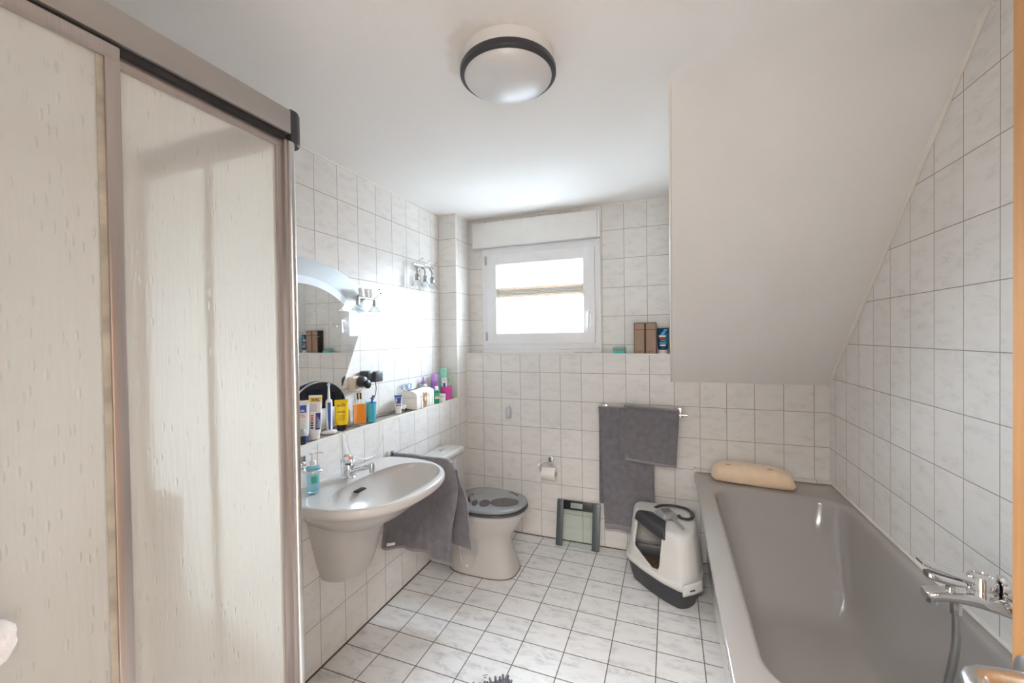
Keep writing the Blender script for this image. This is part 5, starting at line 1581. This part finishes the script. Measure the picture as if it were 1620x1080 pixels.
# purple nozzle bottle behind the chest
M_PURP = pmat('purple_plastic', (0.33, 0.17, 0.45), 0.3); M_VIOL = pmat('violet_can', (0.52, 0.27, 0.66), 0.3)
t = thing('nozzle_bottle', 'white bottle with pointed purple nozzle behind the chest', 'bottle', (-0.138, 2.412, ZL), RZ)
MB().lathe([(0, 0), (0.024, 0), (0.025, 0.004), (0.025, 0.120), (0.020, 0.128), (0, 0.128)], n=26).build('bottle', M_WTUBE, t, local=True)
MB().lathe([(0, 0.128), (0.019, 0.128), (0.019, 0.142), (0.007, 0.148), (0.004, 0.176), (0, 0.177)], n=22).build('nozzle', M_PURP, t, local=True)
m = MB()
d_ = lambda x, z: math.sqrt(max(0, 0.0252 ** 2 - x * x))
patch(m, -0.016, 0.016, 0.100, 0.116, d_, 0); patch(m, -0.012, 0.012, 0.086, 0.092, d_, 0)
m.build('label_print', M_LILAC, t, local=True)
t = thing('spray_can', 'violet spray can with lighter cap beside the mint bottle', 'spray can', (-0.125, 2.535, ZL), RZ)
MB().lathe([(0, 0), (0.024, 0), (0.025, 0.003), (0.025, 0.128), (0.022, 0.136), (0, 0.136)], n=26).build('can', pmat('purple_can', (0.36, 0.16, 0.52), 0.3), t, local=True)
MB().lathe([(0, 0.136), (0.0225, 0.136), (0.0225, 0.165), (0.018, 0.186), (0, 0.188)], n=26).build('cap', M_VIOL, t, local=True)
M_MINT = pmat('mint_plastic', (0.30, 0.68, 0.50), 0.3, var=0.02)
t = thing('mint_bottle', 'tall flat mint green bottle at the column', 'bottle', (-0.098, 2.615, ZL), RZ)
m = MB().loft([rrect(0, 0, z, a, b, 0.008, 4) for a, b, z in ((0.022, 0.013, 0), (0.023, 0.014, 0.003), (0.024, 0.014, 0.215), (0.022, 0.012, 0.220))])
m.box(-0.010, 0.010, -0.0148, -0.0138, 0.115, 0.145, 0.0, 1); m.box(-0.004, 0.004, -0.0148, -0.0138, 0.198, 0.206, 0.0, 1); m.box(-0.012, 0.004, -0.0148, -0.0138, 0.080, 0.088, 0.0, 2)
m.build('bottle', [M_MINT, pmat('green_print', (0.06, 0.38, 0.25), 0.4), M_RED], t, local=True)
# mouthwash, jar, pink cup
t = thing('mouthwash_bottle', 'small green mouthwash bottle with white cap right of the chest', 'mouthwash', (-0.022, 2.395, ZL), RZ)
m = MB().loft([rrect(0, 0, z, a, b, 0.008, 4) for a, b, z in ((0.015, 0.012, 0), (0.017, 0.013, 0.004), (0.017, 0.013, 0.030), (0.017, 0.013, 0.078), (0.011, 0.010, 0.090))])
m.box(-0.0155, 0.0155, -0.0138, -0.0128, 0.052, 0.072, 0, 1); m.box(-0.0155, 0.0155, -0.0139, -0.0128, 0.046, 0.052, 0, 2); m.box(-0.0155, 0.0155, -0.0138, -0.0128, 0.034, 0.044, 0, 3)
m.build('bottle', [pmat('green_liquid', (0.03, 0.48, 0.24), 0.15, trans=0.35), pmat('teal_print', (0.05, 0.50, 0.42), 0.4), M_YEL, M_WTUBE], t, local=True)
MB().lathe([(0, 0.090), (0.0115, 0.090), (0.0115, 0.114), (0.010, 0.116), (0, 0.116)], n=22).build('cap', M_WTUBE, t, local=True)
t = thing('white_jar', 'small white cream jar between mouthwash and pink cup', 'jar', (-0.030, 2.482, ZL), RZ)
MB().lathe([(0, 0), (0.021, 0), (0.022, 0.003), (0.022, 0.030), (0, 0.030)], n=28).build('jar', M_WTUBE, t, local=True)
MB().lathe([(0, 0.030), (0.0235, 0.030), (0.0235, 0.050), (0.022, 0.052), (0, 0.052)], n=28).build('lid', M_LGREY, t, local=True)
PX, PY = -0.052, 2.580
t = thing('pink_cup', 'pink toothbrush tumbler at the end of the shelf', 'cup', (PX, PY, ZL), RZ)
MB().lathe([(0, 0), (0.029, 0), (0.030, 0.002), (0.036, 0.094), (0.0345, 0.094), (0.0285, 0.004), (0, 0.004)], n=36).build('tumbler', M_PINK, t, local=True)
t = thing('toothpaste_in_cup', 'white and blue toothpaste tube standing in the pink tumbler', 'toothpaste', (PX, PY, ZL + 0.005), RZ)
prof = [(0.0, 0.011, 0.011), (0.02, 0.012, 0.011), (0.03, 0.018, 0.014), (0.11, 0.0205, 0.007), (0.150, 0.021, 0.001)]
m = body_mb(prof)
d_ = depth_of(prof)
patch(m, -0.013, 0.003, 0.05, 0.115, d_, 1); patch(m, -0.015, 0.015, 0.130, 0.142, d_, 2)
m.xf(Matrix.Translation((-0.010, 0.0, 0)) @ Matrix.Rotation(-0.04, 4, 'Y'))
m.build('tube_body', [M_WTUBE, M_BLUE, M_LILAC], t, local=True)
t = thing('manual_toothbrush', 'green and white toothbrush standing in the pink tumbler', 'toothbrush', (PX, PY, ZL + 0.005), RZ)
MB().tube([(0.016, 0.0, 0.0), (0.018, 0, 0.08), (0.022, 0, 0.125), (0.024, 0, 0.158)], [0.004, 0.0045, 0.003, 0.0045], 10).build('handle', M_WTUBE, t, local=True)
MB().box(0.016, 0.028, -0.012, -0.004, 0.122, 0.158, 0.002).build('bristles', pmat('green_bristles', (0.28, 0.72, 0.25), 0.6), t, local=True)
t = thing('hair_tie', 'thin white cord loop lying on the shelf edge by the mouthwash', 'hair tie', (-0.020, 2.44, ZL))
MB().tube([(-0.024 + 0.016 * math.cos(a), 2.437 + 0.014 * math.sin(a), ZL + 0.0022) for a in [2 * PI * k / 28 for k in range(29)]], 0.0015, 8, caps=False).build('loop', M_GREYINK, t)
# black cable along the shelf from the beaker to the cream tube
MB_c = MB().tube(smoothpath([(-0.075, 1.838, ZL + 0.003), (-0.09, 1.885, ZL + 0.004), (-0.075, 1.930, ZL + 0.003), (-0.082, 1.97, ZL + 0.004), (-0.095, 2.03, ZL + 0.006), (-0.10, 2.07, ZL + 0.003)]), 0.0026, 8)
tag(MB_c.build('charging_cable', M_BLACK), 'thin black cable lying on the shelf beside the cyan beaker', 'cable')

# ------------------------------------------------------------------ things on the window ledge
ZW = 1.3225
t = thing('soap_dish', 'turquoise soap dish with clear lid on the window ledge', 'soap dish', (1.130, 2.872, ZW))
MB().loft([rrect(1.130, 2.872, z, a, b, 0.010, 4) for a, b, z in ((0.034, 0.022, ZW), (0.040, 0.028, ZW + 0.004), (0.041, 0.029, ZW + 0.017), (0.039, 0.027, ZW + 0.018))]).build('dish', pmat('turquoise_plastic', (0.08, 0.68, 0.58), 0.3, trans=0.2), t)
o = MB().loft([rrect(1.130, 2.872, z, a, b, 0.010, 4) for a, b, z in ((0.041, 0.029, ZW + 0.0185), (0.040, 0.028, ZW + 0.042), (0.036, 0.024, ZW + 0.045))], False, True).build('lid', pane_mat('clear_lid_plastic', (0.88, 0.96, 0.95)), t)
solidify(o, 0.0015)
M_BOX = pmat('brown_carton', (0.36, 0.235, 0.165), 0.5, var=0.03)
M_BOXE = pmat('dark_brown_edge', (0.045, 0.032, 0.028), 0.5)
for k, x in enumerate((1.262, 1.3335)):
    t = thing('perfume_carton', ('brown perfume carton on the window ledge nearer the soap dish', 'brown perfume carton on the window ledge next to the blue tube')[k], 'carton', (x, 2.885, ZW), 0.0, 'brown cartons on the window ledge')
    hw_ = 0.0345
    MB().box(-hw_, hw_, -0.033, 0.033, 0.0, 0.205, 0.0008).build('carton', M_BOXE, t, local=True)
    m = MB().box(-hw_ + 0.0035, hw_ - 0.0035, -0.0338, -0.0325, 0.004, 0.158).box(-hw_ + 0.0035, hw_ - 0.0035, -0.0338, -0.0325, 0.161, 0.201)
    m.box(-0.012, 0.012, -0.0341, -0.0337, 0.014, 0.0165, 0, 1)
    m.build('front_face', [M_BOX, M_BOXE], t, local=True, smooth=False)
ZLs = ZL; ZL = ZW
M_NTUBE = pmat('navy_tube', (0.012, 0.045, 0.095), 0.28, var=0.05); M_SKY = pmat('sky_blue_print', (0.05, 0.42, 0.78), 0.3); M_TEAL2 = pmat('petrol_print', (0.02, 0.16, 0.26), 0.3)
def deco_navy(m, d):
    D1 = lambda x, z: d(x, z) + 0.0004
    m.grid(lambda u, v: Vector((-0.008 + 0.022 * u + 0.026 * v - 0.008, -d(-0.016 + 0.022 * u + 0.026 * v, 0.125 + 0.036 * v) - 0.0006, 0.125 + 0.036 * v)), 4, 5, 1)
    patch(m, 0.012, 0.034, 0.06, 0.155, d, 2, lift=0.0002)
    patch(m, -0.024, 0.018, 0.110, 0.121, D1, 3); patch(m, -0.022, 0.012, 0.097, 0.106, D1, 4)
    patch(m, -0.014, 0.014, 0.085, 0.088, D1, 3); patch(m, -0.020, 0.020, 0.066, 0.076, D1, 1); patch(m, -0.018, 0.018, 0.052, 0.060, D1, 3)
squeeze('shower_gel_tube', 'navy and blue tube on white cap beside the sloped wall', 'tube', 1.408, 2.875, math.radians(-2), 0.072, 0.168, 0.036, 0.026, [M_NTUBE, M_SKY, M_TEAL2, M_WTUBE, M_RED], M_WTUBE, 0.36, deco_navy)
ZL = ZLs
nf = MB()
nf.loft([sell(0.88, 2.862, z, a, b, 2.2, 40) for a, b, z in ((0.060, 0.010, ZW), (0.064, 0.012, ZW + 0.003), (0.060, 0.010, ZW + 0.009))])
tag(nf.build('nail_file', M_STEEL), 'flat grey nail file lying on the ledge below the window', 'nail file')
